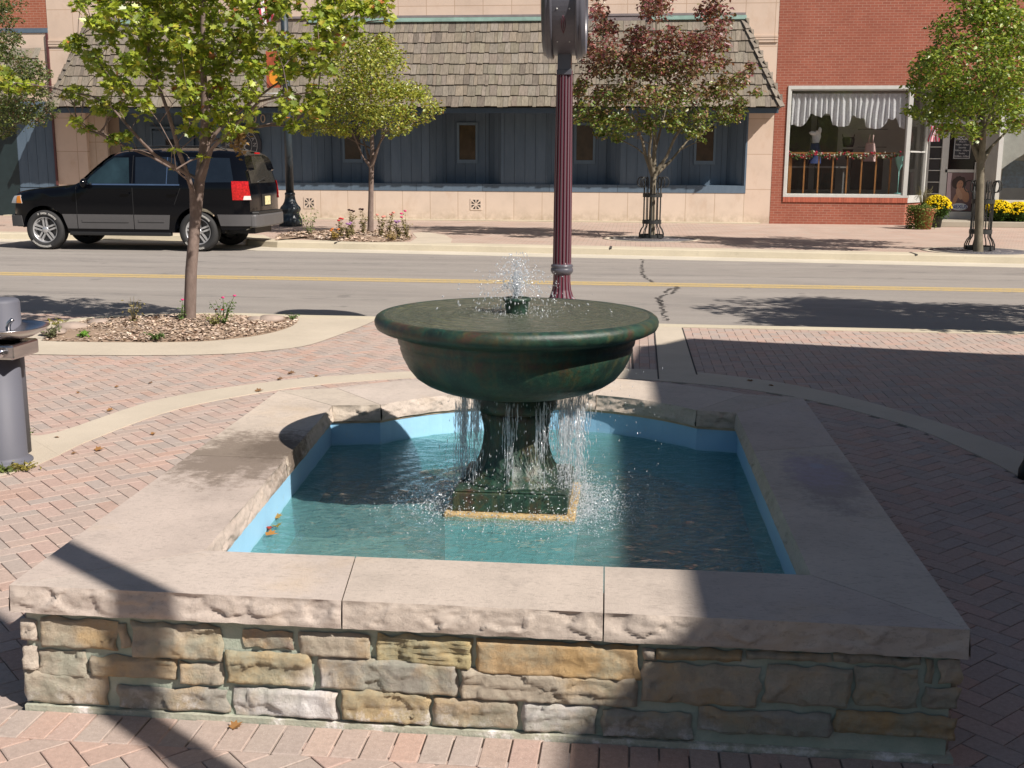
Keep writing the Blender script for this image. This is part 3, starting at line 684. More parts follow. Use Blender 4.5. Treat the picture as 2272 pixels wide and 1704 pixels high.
def curtain():
    mb = MB()
    # strings of falling water from the underside of the bowl
    srcs = [(rnd.uniform(0, 2 * math.pi), rnd.choice((.185, .2, .22, .25))) for _ in range(20)] + [(rnd.gauss(-.15, .45), rnd.choice((.24, .27, .30))) for _ in range(12)] + [(rnd.gauss(3.3, .35), rnd.uniform(.21, .26)) for _ in range(6)]
    for k in range(210):
        a, r0 = rnd.choice(srcs); a += rnd.gauss(0, .045); r0 += rnd.gauss(0, .007)
        zs = .652 + (r0 - .17) * .12; z = zs; ra = a + 0
        zb = .30 if r0 < .235 else WZ
        vr = rnd.uniform(-.03, .05); wob = rnd.uniform(0, 6); w_ = rnd.uniform(.0010, .0022)
        while z > zb:
            ln = rnd.uniform(.012, .06); f = (zs - z); r = r0 + vr * math.sqrt(max(f, 0)) + .0035 * math.sin(z * 40 + wob)
            if rnd.random() < .78:
                p = (FCX + r * math.cos(ra), FCY + r * math.sin(ra), z - ln / 2)
                drop(mb, p, w_ * rnd.uniform(.6, 1.4), ln / 2 / w_)
            z -= ln + rnd.uniform(.0, .012) * (1 + 2 * f)
    for k in range(480):        # unbroken glassy strands
        a, r0 = rnd.choice(srcs); a += rnd.gauss(0, .06); r0 += rnd.gauss(0, .008); z = .652 + (r0 - .17) * .12 - abs(rnd.gauss(0, .10)); ln = rnd.uniform(.04, .14)
        P = [(FCX + (r0 + .002 * math.sin(q * 2.1 + k)) * math.cos(a), FCY + (r0 + .002 * math.sin(q * 2.1 + k)) * math.sin(a), z - ln * q / 6) for q in range(7)]; rr_ = rnd.uniform(.0009, .002)
        mb.tube(P, [rr_ * .3, rr_, rr_ * .7, rr_ * 1.1, rr_ * .6, rr_, rr_ * .2], 5)
    for k in range(1500):       # loose drops
        a = rnd.uniform(0, 2 * math.pi) if rnd.random() < .35 else rnd.gauss(-.2, .5)
        r = abs(rnd.gauss(.24, .05)); z = rnd.uniform(WZ, .65 + max(0, r - .17) * .12)
        drop(mb, (FCX + r * math.cos(a), FCY + r * math.sin(a), z), rnd.choice((.0010, .0015, .002, .0027)), rnd.uniform(2, 6))
    for k in range(70):         # a few thrown wide on the right, seen against the far rim
        drop(mb, (FCX + rnd.uniform(.3, .62), FCY + rnd.uniform(-.3, .5), rnd.uniform(.3, .72)), rnd.uniform(.0012, .0028), rnd.uniform(1, 3))
    return mb
tag(curtain().build('falling_water', MDROP), kind='stuff')
def splash():
    mb = MB()
    for k in range(5200):
        side = rnd.random()
        if side < .42: a = rnd.gauss(-.35, .45)
        elif side < .66: a = rnd.gauss(-2.75, .4)
        else: a = rnd.uniform(0, 2 * math.pi)
        r = .25 + abs(rnd.gauss(0, .13)) + .05 * rnd.random(); h = abs(rnd.gauss(0, .045)) * max(.1, 1.2 - (r - .25) * 2.6)
        if k % 3 == 0: r = abs(rnd.gauss(.2, .06)); h = .085 + abs(rnd.gauss(0, .03))
        drop(mb, (FCX + r * math.cos(a), FCY + r * math.sin(a), WZ + h), rnd.choice((.0011, .0016, .0022, .003, .004)), rnd.uniform(.7, 1.8), Vector((rnd.gauss(0, 1), rnd.gauss(0, 1), 1)))
    for k in range(4200):       # froth specks lying on the water
        a = rnd.uniform(0, 2 * math.pi) if k % 2 else rnd.gauss(-.5, .5); r = .30 + abs(rnd.gauss(0, .07 if k % 3 else .2))
        drop(mb, (FCX + r * math.cos(a), FCY + r * math.sin(a), WZ + .003), rnd.uniform(.001, .003), .5)
    return mb
tag(splash().build('splash', MDROP), kind='stuff')
# ------------------------------------------------------------ buildings
random.seed(3)
def m_panels(name, base, pw, ph, offz=0.0, offx=0.0, mort=.012):
    t = NT(name)
    x, y, z = t.xyz(); v = t.nd('CombineXYZ', {0: t.math('ADD', x, offx), 1: t.math('ADD', z, offz), 2: 0.0}).outputs[0]
    bt = t.nd('TexBrick', {'Vector': v, 'Color1': (1, 1, 1), 'Color2': (.94, .93, .92), 'Mortar': (.72, .66, .6), 'Scale': 1, 'Mortar Size': mort, 'Mortar Smooth': .3, 'Brick Width': pw, 'Row Height': ph}); bt.offset = 0
    c = t.ramp(t.noise(1.1, 7, .65), [(.25, [q * .88 for q in base]), (.5, base), (.75, [q * 1.06 for q in base])])
    c = t.mix(1, c, bt.outputs[0], 'MULTIPLY')
    c = t.mix(t.ramp(t.noise(2.4, 7, .7, t.map((1, 1, .5))), [(.54, 0), (.74, .5)]), c, [base[0] * .78, base[1] * .68, base[2] * .58])
    c = t.mix(t.math('MULTIPLY', t.ramp(z, [(.05, .6), (.35, 0)]), t.ramp(t.noise(5, 6, .7), [(.4, 0), (.6, 1)])), c, (.34, .27, .19))
    return t.fin(c, .85, t.bump(bt.outputs[1], -.4, .01, t.bump(t.noise(60, 4), .15, .003)), spec=.3)
def m_brick(name, c1, c2, mo, bw=.205, bh=.068):
    t = NT(name); x, y, z = t.xyz()
    v = t.nd('CombineXYZ', {0: t.math('ADD', x, y), 1: z, 2: 0.0}).outputs[0]
    bt = t.nd('TexBrick', {'Vector': v, 'Color1': c1, 'Color2': c2, 'Mortar': mo, 'Scale': 1, 'Mortar Size': .0055, 'Mortar Smooth': .2, 'Brick Width': bw, 'Row Height': bh, 'Bias': -.1}); bt.offset = .5
    # odd dark and greyish bricks : one random value per brick cell
    c = bt.outputs[0]
    bt2 = t.nd('TexBrick', {'Vector': v, 'Color1': (0, 0, 0), 'Color2': (1, 1, 1), 'Mortar': (0, 0, 0), 'Scale': 1, 'Mortar Size': .0055, 'Brick Width': bw, 'Row Height': bh, 'Bias': -.2}); bt2.offset = .5
    c = t.mix(t.math('MULTIPLY', t.ramp(bt2.outputs[0], [(.80, 0), (.90, .6)]), t.ramp(t.noise(.7, 4), [(.45, .3), (.6, 1)])), c, (.20, .13, .125))
    c = t.mix(t.ramp(t.noise(.8, 7, .75), [(.42, 0), (.7, .5)]), c, [q * .7 for q in c1])
    c = t.mix(t.ramp(t.noise(9, 7, .8), [(.55, 0), (.7, .3)]), c, [q * 1.35 for q in c1])
    c = t.mix(t.math('MULTIPLY', t.math('SUBTRACT', 1, bt.outputs[1]), t.ramp(t.noise(25, 5), [(.3, 0), (.8, .3)])), c, [q * .6 for q in c2])
    return t.fin(c, .85, t.bump(bt.outputs[1], -.5, .006), spec=.25)
MCREAM = m_panels('cream_upper_panels', (.60, .475, .38), .79, 2.9, offz=-2.95, offx=.38)
MBASE = m_panels('cream_base_panels', (.62, .515, .42), .80, 3, offx=.25, offz=1)
MPIL = m_panels('pilaster_blocks', (.60, .48, .385), 3, .95, offx=1.3, offz=.02)
MBRK = m_brick('red_brick', (.335, .108, .068), (.27, .085, .055), (.38, .23, .17))
MBRK2 = m_brick('red_brick_far', (.36, .12, .07), (.30, .10, .06), (.42, .27, .2))
t = NT('blue_siding'); c = t.mix(1, t.attr(), t.ramp(t.noise(7, 6, .7, t.map((1, 1, .15))), [(.3, (.074, .114, .158)), (.7, (.102, .147, .195))]), 'MULTIPLY')
MSID = t.fin(c, .75, t.bump(t.noise(60, 4, .6, t.map((1, 1, .1))), .2, .003))
def m_wood(name, a, b, stretch=(1, 1, .08), sc_=20):
    t = NT(name); c = t.ramp(t.noise(sc_, 6, .7, t.map(stretch)), [(.28, a), (.72, b)]); c = t.mix(1, c, t.attr(), 'MULTIPLY')
    return t.fin(c, .85, t.bump(t.noise(sc_ * 2, 4, .6, t.map(stretch)), .35, .004), spec=.2)
MSHIN = m_wood('weathered_shingle', (.14, .122, .098), (.28, .245, .20), (1, .35, .2), 26)
MDARK = simple('interior_dark', (.02, .02, .022), .9, bump=0)
MCOPPER = simple('copper_flashing', (.25, .38, .33), .6, var=.25, vs=3)
MFRAME = simple('aluminium_frame', (.62, .62, .58), .4, metal=.3, var=.08, bump=.05)
MWHITE = simple('white_paint', (.72, .70, .64), .6, var=.08)
t = NT('window_glass'); tr = t.nd('BsdfTransparent', {'Color': (.92, .93, .92)}); gl = t.nd('BsdfGlossy', {'Roughness': .02}); fr = schlick(t, .06)
mx = t.nd('MixShader', {0: fr, 1: tr.outputs[0], 2: gl.outputs[0]}); t.t.links.new(mx.outputs[0], t.out.inputs['Surface']); MGLASS = t.m
MAMB = simple('amber_pane', (.045, .028, .016), .18, var=.5, vs=4, bump=.1, bs=20)
cb = empty('cream_storefront', (-6.6, 32, 0), 'long cream stone commercial building with shingled mansard awning over blue boarded front', 'commercial building')
WF = 32.0; XL, XR = -16.95, 3.66
mb = MB(); mb.box((XL, WF, 5.02), (XR, WF + .5, 9.5)); mb.box((XL, WF - .02, 9.5), (XR, WF + .5, 9.8)); mb.box((XL, WF + .5, 0), (XR - .002, 44, 9.5)) if False else None
mb.build('upper_wall', MCREAM, cb)
mb = MB(); mb.box((XL + .01, WF + 1.6, 0), (XR - .01, 44, 9.4)); mb.build('building_mass', MCREAM, cb)
for xa, xb in ((2.98, XR), (XL, -16.0)):
    mb = MB(); mb.box((xa, WF + .002, 0), (xb, WF + .5, 4.83)); mb.build('pilaster', MPIL, cb)
    mb = MB()
    for k in range(3): mb.box((xa - .0, WF - .035 - .01 * (k % 2), 4.835 + k * .068), (xb, WF + .45, 4.885 + k * .068))
    mb.box((xa, WF + .01, 4.83), (xb, WF + .4, 5.02)); mb.build('string_course', MCREAM, cb)
mb = MB(); mb.box((-12.6, WF, 0), (2.98, WF + .4, .82)); mb.build('base_wall', MBASE, cb)
# blue board-and-batten front with four splayed window bays
bays = [-8.2, -4.85, -1.5, 1.86]; SY = WF + .04; sd = MB()
def boards(mb, p0, p1, z0, z1, pitch=.295, bat=.022):
    p0 = Vector(p0); p1 = Vector(p1); L = (p1 - p0).length; t_ = (p1 - p0) / L; n_ = Vector((t_.y, -t_.x))
    def q(u, d): p = p0 + t_ * u + n_ * d; return (p.x, p.y)
    k = random.uniform(0, pitch); u = 0
    while u < L:
        ue = min(u + (pitch if u else k), L); sh = random.uniform(.88, 1.08); d = random.uniform(-.001, .001)
        mb.prism([q(u + .005, d), q(ue - .005, d), q(ue - .005, -.03), q(u + .005, -.03)], z0, z1, (sh, sh, sh)); u = ue
    mb.prism([q(0, -.012), q(L, -.012), q(L, -.05), q(0, -.05)], z0, z1, (.35, .35, .35))
x = -12.6
for b in bays:
    boards(sd, (x, SY), (b - 1.02, SY), 1.03, 3.1)
    boards(sd, (b - 1.02, SY), (b - .62, SY + .5), 1.03, 3.1, .25); boards(sd, (b - .62, SY + .5), (b + .62, SY + .5), 1.03, 3.1); boards(sd, (b + .62, SY + .5), (b + 1.02, SY), 1.03, 3.1, .25)
    x = b + 1.02
boards(sd, (x, SY), (2.93, SY), 1.03, 3.1); sd.build('siding', MSID, cb)
sd = MB(); boards(sd, (-12.6, WF - .012), (2.98, WF - .012), .823, 1.028, 1.9); 
for b in bays: sd.prism([(b - 1.02, SY + .002), (b + 1.02, SY + .002), (b + .6, SY + .52), (b - .6, SY + .52)], .96, 1.031, (1.15, 1.15, 1.1))
sd.box((-12.6, WF + .02, .823), (2.98, WF + .1, 1.026), (.6, .6, .6)); sd.box((2.93, WF - .014, 1.03), (2.98, WF + .35, 3.1)); sd.build('sill_board', MSID, cb)
for b in bays:
    wf = MB(); y = SY + .47
    for a0, a1 in (((b - .30, 1.60), (b - .235, 2.74)), ((b + .235, 1.60), (b + .30, 2.74)), ((b - .234, 2.665), (b + .234, 2.74)), ((b - .234, 1.60), (b + .234, 1.70))):
        wf.box((a0[0], y - .015, a0[1]), (a1[0], y + .04, a1[1]), (1.25, 1.25, 1.2))
    wo = wf.build('window', MSID, cb)
    p = MB(); p.box((b - .234, y + .0, 1.70), (b + .234, y + .02, 2.665)); p.build('pane', MAMB, wo)
mb = MB(); mb.box((-12.6, WF + .65, .8), (2.97, WF + .7, 3.2)); mb.box((-15.9, 33.4, 0), (-12.6, 33.5, 3.3)); mb.build('backing_wall', MDARK, cb)
# entrance recess left of the boards
mb = MB(); mb.box((-16.0, WF + .9, 0), (-15.4, WF + 1.0, 3.0)); mb.box((-16.55, WF + .15, 0), (-15.45, WF + .25, 3.05)); mb.build('entry_panel', m_panels('entry_stone', (.52, .42, .33), .62, 1.25, offx=.3, offz=.35), cb)
sd = MB(); boards(sd, (-15.4, WF + .9), (-12.6, WF + .9), 0, 3.1); sd.build('entry_siding', MSID, cb)
dr = MB(); dr.box((-14.35, WF + .82, 0), (-13.15, WF + .86, 2.5), (.7, .75, .8)); d_ = dr.build('entry_door', MSID, cb)
q = MB(); q.box((-13.95, WF + .805, 1.75), (-13.55, WF + .818, 2.25)); q.build('door_window', MDARK, d_)
q = MB(); q.box((-14.42, WF + .80, 0), (-14.36, WF + .88, 2.56)); q.box((-13.14, WF + .80, 0), (-13.08, WF + .88, 2.56)); q.box((-14.42, WF + .80, 2.56), (-13.08, WF + .88, 2.62)); q.build('door_frame', MSID, d_)
# mansard
EY, EZ, TY, TZ = 30.82, 3.09, 31.93, 5.42; EXL, EXR, TXL, TXR = -16.5, 3.72, -15.7, 2.74
mb = MB(); mb.add([(EXL, EY + .05, EZ), (EXR, EY + .05, EZ), (TXR, TY, TZ), (TXL, TY, TZ), (EXL, WF, EZ), (EXR, WF, EZ), (TXL, WF, TZ), (TXR, WF, TZ)],
                 [(0, 1, 2, 3), (1, 5, 7, 2), (4, 0, 3, 6), (3, 2, 7, 6), (0, 4, 5, 1)]); mb.build('awning_deck', simple('deck', (.1, .085, .065), .9), cb)
sh = MB(); rows = 8
def shingle(mb, o, ux, up, nr, w_, l_, lift, col):
    th = .022
    P = [o - ux * w_ / 2, o + ux * w_ / 2, o + ux * w_ / 2 + up * l_, o - ux * w_ / 2 + up * l_]
    base = [P[0] + nr * lift, P[1] + nr * lift, P[2] + nr * .004, P[3] + nr * .004]
    mb.add([tuple(p) for p in base] + [tuple(p + nr * th) for p in base], [(4, 5, 6, 7), (0, 1, 5, 4), (1, 2, 6, 5), (3, 0, 4, 7), (0, 3, 2, 1)], col)
def shingle_face(A, B, Cc, D, seed):
    """A,B eave ends, D,C top ends"""
    A, B, Cc, D = map(Vector, (A, B, Cc, D)); nr = (B - A).cross(D - A).normalized()
    for r in range(rows):
        v = r / rows; a = A.lerp(D, v); b = B.lerp(Cc, v); L = (b - a).length; ux = (b - a) / L
        up = nr.cross(ux).normalized(); up = up if up.z > 0 else -up
        rowh = abs((D - A).dot(up)) / rows; x = 0
        while x < L:
            w_ = random.choice((.1, .13, .16, .19, .22)) * random.uniform(.9, 1.1); w_ = min(w_, L - x + .01)
            k = random.uniform(.82, 1.12); col = (k * random.uniform(.97, 1.05), k, k * random.uniform(.92, 1.02))
            if random.random() < .05: col = (.68, .66, .66)
            shingle(sh, a + ux * (x + w_ / 2) - up * random.uniform(.0, .035), ux, up, nr, w_ - random.uniform(.004, .012), rowh * 1.12, random.uniform(.03, .045), col); x += w_
shingle_face((EXL, EY, EZ), (EXR, EY, EZ), (TXR, TY - .02, TZ), (TXL, TY - .02, TZ), 0)
shingle_face((EXR, EY, EZ), (EXR, WF, EZ), (TXR + .02, WF, TZ), (TXR + .02, TY, TZ), 1)
shingle_face((EXL, WF, EZ), (EXL, EY, EZ), (TXL - .02, TY, TZ), (TXL - .02, WF, TZ), 2)
for (a, b, s_) in (((EXR, EY, EZ), (TXR, TY, TZ), 1), ((EXL, EY, EZ), (TXL, TY, TZ), -1)):
    a = Vector(a); b = Vector(b); up = (b - a).normalized()
    for r in range(9):
        o = a.lerp(b, r / 9) - up * .03; nr = Vector((0, -1, .5)).normalized() + Vector((s_ * .35, 0, 0)); nr = (nr - up * nr.dot(up)).normalized(); ux = up.cross(nr).normalized() * (1 if True else 1)
        k = random.uniform(.75, 1.1)
        shingle(sh, o - ux * .05 * s_ + nr * .02, ux, up, nr, .15, .34, .05, (k, k, k))
sh.build('shingles', MSHIN, cb)
mb = MB(); mb.box((EXL + .08, EY + .07, EZ - .16), (EXR - .08, EY + .11, EZ - .02), (.6, .62, .62)); mb.box((EXL + .1, EY + .11, EZ - .04), (EXR - .1, WF, EZ - .025), (.5, .5, .5)); mb.build('soffit', MSID, cb)
mb = MB()
for xa, xb in ((TXL, -14.4), (-9.2, -2.0), (.2, TXR + .05)): mb = MB(); mb.box((xa, TY - .12, TZ - .01), (xb, WF - .001, TZ + .10)); mb.box((xa, TY - .13, TZ + .0), (xb, TY - .122, TZ + .05)); mb.build('copper_flashing', MCOPPER, cb)
mb = MB(); mb.box((TXL, TY - .08, TZ + .11), (TXR + .03, WF - .002, TZ + .17)); mb.box((-2.0, TY - .06, TZ - .01), (.2, WF - .003, TZ + .1)); mb.build('flashing_cap', simple('dull_flashing', (.20, .17, .17), .6), cb)
# pierced vents
MVDK = simple('vent_hole', (.03, .028, .025), .95, bump=0)
for vx in (-9.38, -4.53):
    z0 = .455; mb = MB(); s_ = .165
    mb.box((vx - s_, WF - .012, z0 - s_), (vx + s_, WF - .001, z0 + s_)); v_ = mb.build('vent', MBASE, cb)
    h = MB()
    for k in range(8):
        a0 = R(45 * k + 9); a1 = R(45 * k + 36)
        def sq(a, m=.128):
            c_, s2 = math.cos(a), math.sin(a); f = m / max(abs(c_), abs(s2)); return (vx + c_ * f, z0 + s2 * f)
        am = R(45 * k + 22.5)
        pts = [(vx + .035 * math.cos(am), z0 + .035 * math.sin(am)), sq(a0), sq(a1)]
        h.xz(pts, WF - .0145, WF - .0125)
    h.build('vent_holes', MVDK, v_)
# house number and round sign
MNUM = simple('brass_numeral', (.42, .35, .27), .5)
text_mesh('numeral', '0', .33, MNUM, cb, (-10.94, SY - .03, 2.81)); text_mesh('numeral', '0', .33, MNUM, cb, (-10.68, SY - .03, 2.81))
sg = empty('round_sign', (-11.32, SY - .06, 2.08), 'round black wall sign with pale ring lettering and star left of the street lamp', 'sign')
def disc(name, m, r, y, par, cx=-11.32, cz=2.08, r2=None, th=.02, seg=64):
    mb = MB()
    if r2 is None: mb.xz([(cx + r * math.cos(2 * math.pi * k / seg), cz + r * math.sin(2 * math.pi * k / seg)) for k in range(seg)], y, y + th)
    else:
        for k in range(seg):
            a, b = 2 * math.pi * k / seg, 2 * math.pi * (k + 1) / seg
            mb.xz([(cx + r2 * math.cos(a), cz + r2 * math.sin(a)), (cx + r * math.cos(a), cz + r * math.sin(a)), (cx + r * math.cos(b), cz + r * math.sin(b)), (cx + r2 * math.cos(b), cz + r2 * math.sin(b))], y, y + th)
    return mb.build(name, m, par)
MSB = simple('sign_black', (.03, .032, .04), .5, bump=0); MSW = simple('sign_white', (.40, .40, .40), .6, bump=0)
disc('board', MSB, .58, SY - .08, sg, th=.05)
disc('outer_ring', MSW, .47, SY - .085, sg, r2=.455, th=.006); disc('inner_ring', MSW, .31, SY - .085, sg, r2=.30, th=.006)
for i, ch in enumerate('AMERICAN'):
    a = R(90 + 88 - i * 25.2); text_mesh('letter', ch, .15, MSW, sg, (-11.32 + .385 * math.cos(a), SY - .087, 2.08 + .385 * math.sin(a)), (R(90), a * 0, 0) if False else (R(90), -(a - R(90)), 0))
mb = MB()
for k in range(5):
    a = R(90 + 72 * k); P = [(-11.32 + r * math.cos(a + d), 2.08 + r * math.sin(a + d)) for r, d in ((.26, 0), (.10, R(36)), (.0, 0), (.10, R(-36)))]
    mb.xz(P[::-1] if False else [P[0], P[1], P[2], P[3]], SY - .086, SY - .081)
mb.build('star', MSW, sg)
# brick neighbour on the far left
lb = empty('brick_corner_building', (-18.5, 32, 0), 'red brick building at the far left with shingled hood, blue boards and dark doorway', 'brick building')
mb = MB(); mb.box((-30, WF + .01, 5.35), (XL - .005, WF + .5, 9.3)); mb.box((-30, WF + .5, 0), (XL - .01, 44, 9.2)); mb.build('brick_wall', MBRK2, lb)
mb = MB(); mb.box((-30, WF - .03, 5.22), (XL - .005, WF + .4, 5.345)); mb.build('blue_band', MSID, lb)
mb = MB(); mb.box((-30, WF, 3.1), (XL - .005, WF + .4, 5.215)); mb.build('stone_band', MPIL, lb)
sh = MB(); rows = 5; shingle_face((-30, EY + .1, 3.3), (-17.15, EY + .1, 3.3), (-17.15, 31.9, 4.75), (-30, 31.9, 4.75), 4)
sh.box((-30, 31.3, 3.3), (-17.2, 31.9, 3.36)); sh.build('shingle_hood', MSHIN, lb)
sd = MB(); boards(sd, (-18.15, WF - .01), (-17.0, WF - .01), .84, 3.3); boards(sd, (-18.15, WF - .03), (-17.0, WF - .03), 0, .82, .6); sd.build('boards', MSID, lb)
mb = MB(); mb.box((-23, WF - .005, 0), (-18.15, WF + .03, 3.3)); mb.build('doorway', simple('dark_teal', (.015, .028, .03), .5), lb)
mb = MB(); mb.box((XL - .05, WF - .06, .9), (XL + .0, WF - .002, 5.2)); mb.build('downpipe', simple('maroon_pipe', (.09, .03, .03), .5), lb)
# ------------------------------------------------------------ brick shop on the right
bs = empty('brick_shop', (8, 32, 0), 'red brick shop with large plate glass display window and recessed doorway', 'shop')
mb = MB(); X0 = 3.668
mb.box((X0, WF, 3.68), (26, WF + .4, 9.6)); mb.box((X0, WF, 0), (4.04, WF + .4, 3.68)); mb.box((4.04, WF, 0), (7.28, WF + .4, .60))
mb.prism([(7.28, WF), (7.9, WF + .85), (7.7, WF + .95), (7.28, WF + .4)], 0, .60); mb.box((9.66, WF, .14), (26, WF + .4, .60)); mb.box((14, WF + .001, .6), (15, WF + .4, 3.68)); mb.box((19, WF + .001, .6), (26, WF + .4, 3.68))
mb.build('brick_wall', MBRK, bs)
mb = MB(); mb.box((X0, 36, 0), (26, 44, 9.4)); mb.build('building_mass', MBRK, bs)
mb = MB(); u = 4.0
while u < 7.3:
    k = random.uniform(.8, 1.15); mb.box((u + .003, WF - .03, .60), (u + .068 - .003, WF + .2, .735), (.40 * k, .105 * k, .06 * k)); u += .068
mb.box((4.0, WF - .02, .61), (7.28, WF + .19, .725), (.4, .24, .17)); t = NT('rowlock'); mb.build('rowlock_sill', t.fin(t.attr(), .85, t.bump(t.noise(60, 4), .3, .003)), bs)
fw = MB(); y = WF - .03
for a, b in (((4.0, .736), (7.36, .80)), ((4.0, 3.61), (7.36, 3.70)), ((4.0, .80), (4.075, 3.61)), ((7.19, .80), (7.30, 3.61))): fw.box((a[0], y, a[1]), (b[0], WF + .12, b[1]))
for a, b in (((4.076, .801), (7.189, .83)), ((4.076, 3.575), (7.189, 3.609)), ((4.076, .83), (4.10, 3.575)), ((7.165, .83), (7.189, 3.575))): fw.box((a[0], y + .03, a[1]), (b[0], WF + .10, b[1]))
fr_ = fw.build('display_window', MFRAME, bs)
g = MB(); g.box((4.10, WF + .03, .83), (7.165, WF + .04, 3.575)); g.build('glass', MGLASS, fr_)
fw = MB(); fw.prism([(7.29, WF), (7.34, WF - .0), (7.96, WF + .88), (7.90, WF + .9)], .60, .80); fw.prism([(7.87, WF + .83), (7.93, WF + .80), (7.98, WF + .88), (7.92, WF + .92)], .80, 3.61); fw.prism([(7.29, WF), (7.34, WF), (7.96, WF + .88), (7.90, WF + .9)], 3.61, 3.72); fw.prism([(7.30, WF + .03), (7.335, WF + .01), (7.94, WF + .87), (7.905, WF + .89)], 1.95, 1.99)
f2 = fw.build('side_window', MFRAME, bs); g = MB(); g.prism([(7.32, WF + .06), (7.33, WF + .055), (7.90, WF + .85), (7.89, WF + .855)], .80, 3.61); g.build('glass', MGLASS, f2)
# shop interior shell
t = NT('shop_inner'); c = t.ramp(t.noise(1.6, 5, .6), [(.3, (.42, .41, .39)), (.7, (.55, .53, .50))]); MINN = t.fin(c, .9)
mb = MB(); mb.box((X0 + .1, 35.0, 0), (14, 35.05, 4)); mb.box((X0 + .1, WF + .4, 3.9), (20, 35, 3.95)); mb.box((X0 + .1, WF + .4, .5), (7.4, 35, .55)); mb.box((X0 + .15, WF + .4, .5), (X0 + .2, 35, 3.9)); mb.box((13.9, WF + .4, 0), (13.95, 35, 3.9)); mb.box((7.9, WF + .4, 0), (14, 35, .12)); mb.build('interior', MINN, bs)
mb = MB(); mb.box((5.15, 34.2, .9), (5.75, 34.26, 3.0)); mb.box((4.3, 34.0, .9), (4.95, 34.05, 3.3)); mb.box((6.2, 34.3, .9), (7.1, 34.35, 1.9)); mb.build('wall_display', simple('display_dark', (.06, .056, .05), .7), bs)
mb = MB(); mb.box((4.15, 33.2, 1.52), (5.9, 33.6, 1.57)); mb.box((4.3, 33.3, .56), (4.34, 33.34, 1.52)); mb.box((5.8, 33.3, .56), (5.84, 33.34, 1.52)); mb.build('display_table', simple('table_grey', (.2, .2, .2), .6), bs); mb = MB()
mb.box((6.3, 34.0, 2.1), (7.1, 34.2, 2.13)); mb.box((6.3, 34.0, 2.6), (7.1, 34.2, 2.63)); mb.build('shelf', simple('shelf_grey', (.18, .19, .18), .6), bs)
# doorway
mb = MB(); DY = 33.0
mb.box((8.02, DY, .14), (8.07, DY + .06, 3.6)); mb.box((8.40, DY - .01, .14), (8.52, DY + .06, 3.6)); mb.box((9.42, DY - .01, .14), (9.52, DY + .06, 3.6)); mb.box((9.60, WF, .14), (9.72, WF + .14, 3.68)); mb.box((9.52, DY, 3.0), (9.7, DY + .05, 3.68)); mb.box((8.02, DY, 2.75), (9.52, DY + .05, 2.85))
mb.prism([(9.52, DY), (9.66, WF + .15), (9.70, WF + .15), (9.58, DY + .05)], .14, 3.6)
for k in range(7): mb.box((8.071, DY + .005, .5 + k * .32), (8.399, DY + .04, .52 + k * .32))
for k in range(7): mb.box((9.52, DY - .2, .5 + k * .32), (9.62, DY - .17, .52 + k * .32))
mb.box((9.72, WF - .02, .60), (14, WF + .12, .70)); mb.box((9.72, WF - .02, 3.60), (14, WF + .12, 3.68)); mb.build('door_frame', MFRAME, bs)
mb = MB(); mb.box((8.071, DY + .06, .14), (8.399, DY + .09, 3.6)); mb.box((8.02, DY + .06, 2.85), (9.6, DY + .08, 3.7)); mb.build('side_light', simple('side_dark', (.03, .028, .03), .25, bump=0), bs)
g = MB(); g.box((9.72, WF + .03, .70), (14, WF + .04, 3.60)); g.build('glass', MGLASS, bs)
dm = MB(); dm.box((8.525, DY + .01, .14), (9.415, DY + .05, .34)); dm.box((8.525, DY + .01, 1.42), (9.415, DY + .05, 1.50)); dm.box((8.525, DY + .01, 2.68), (9.415, DY + .05, 2.75)); dm.box((8.525, DY + .01, .34), (8.585, DY + .05, 2.68)); dm.box((9.36, DY + .01, .34), (9.415, DY + .05, 2.68))
dr = dm.build('shop_door', MFRAME, bs)
g = MB(); g.box((8.585, DY + .025, .34), (9.36, DY + .035, 1.42)); g.box((8.585, DY + .025, 1.50), (9.36, DY + .035, 2.68)); g.build('door_glass', simple('black_glass', (.006, .006, .008), .08, bump=0), dr)
g = MB(); g.box((9.30, DY - .05, 1.2), (9.33, DY + .0, 1.7)); g.build('handle', MFRAME, dr)
# hours board
hb = empty('hours_board', (8.93, DY, 1.9), 'black opening hours board with white border on the shop door', 'sign')
g = MB(); g.box((8.70, DY + .005, 1.78), (9.17, DY + .018, 2.42)); g.build('board', MSB, hb)
g = MB()
for a, b in (((8.72, 1.80), (9.15, 1.812)), ((8.72, 2.388), (9.15, 2.40)), ((8.72, 1.812), (8.732, 2.388)), ((9.138, 1.812), (9.15, 2.388))): g.box((a[0], DY + .001, a[1]), (b[0], DY + .004, b[1]))
MSW2 = simple('sign_bright', (.7, .7, .7), .6, bump=0); g.build('border', MSW2, hb)
for i, (tx, sz) in enumerate((('HOURS', .10), ('Mon-Fri', .055), ('9:00am - 6:00pm', .052), ('Saturday', .055), ('9:00am - 5:00pm', .052), ('Sunday', .055), ('12:00pm - 4:00pm', .052))):
    text_mesh('lettering', tx, sz * 1.05, MSW2, hb, (8.935, DY + .001, 2.33 - i * .078), extrude=.001, bold=(i == 0))
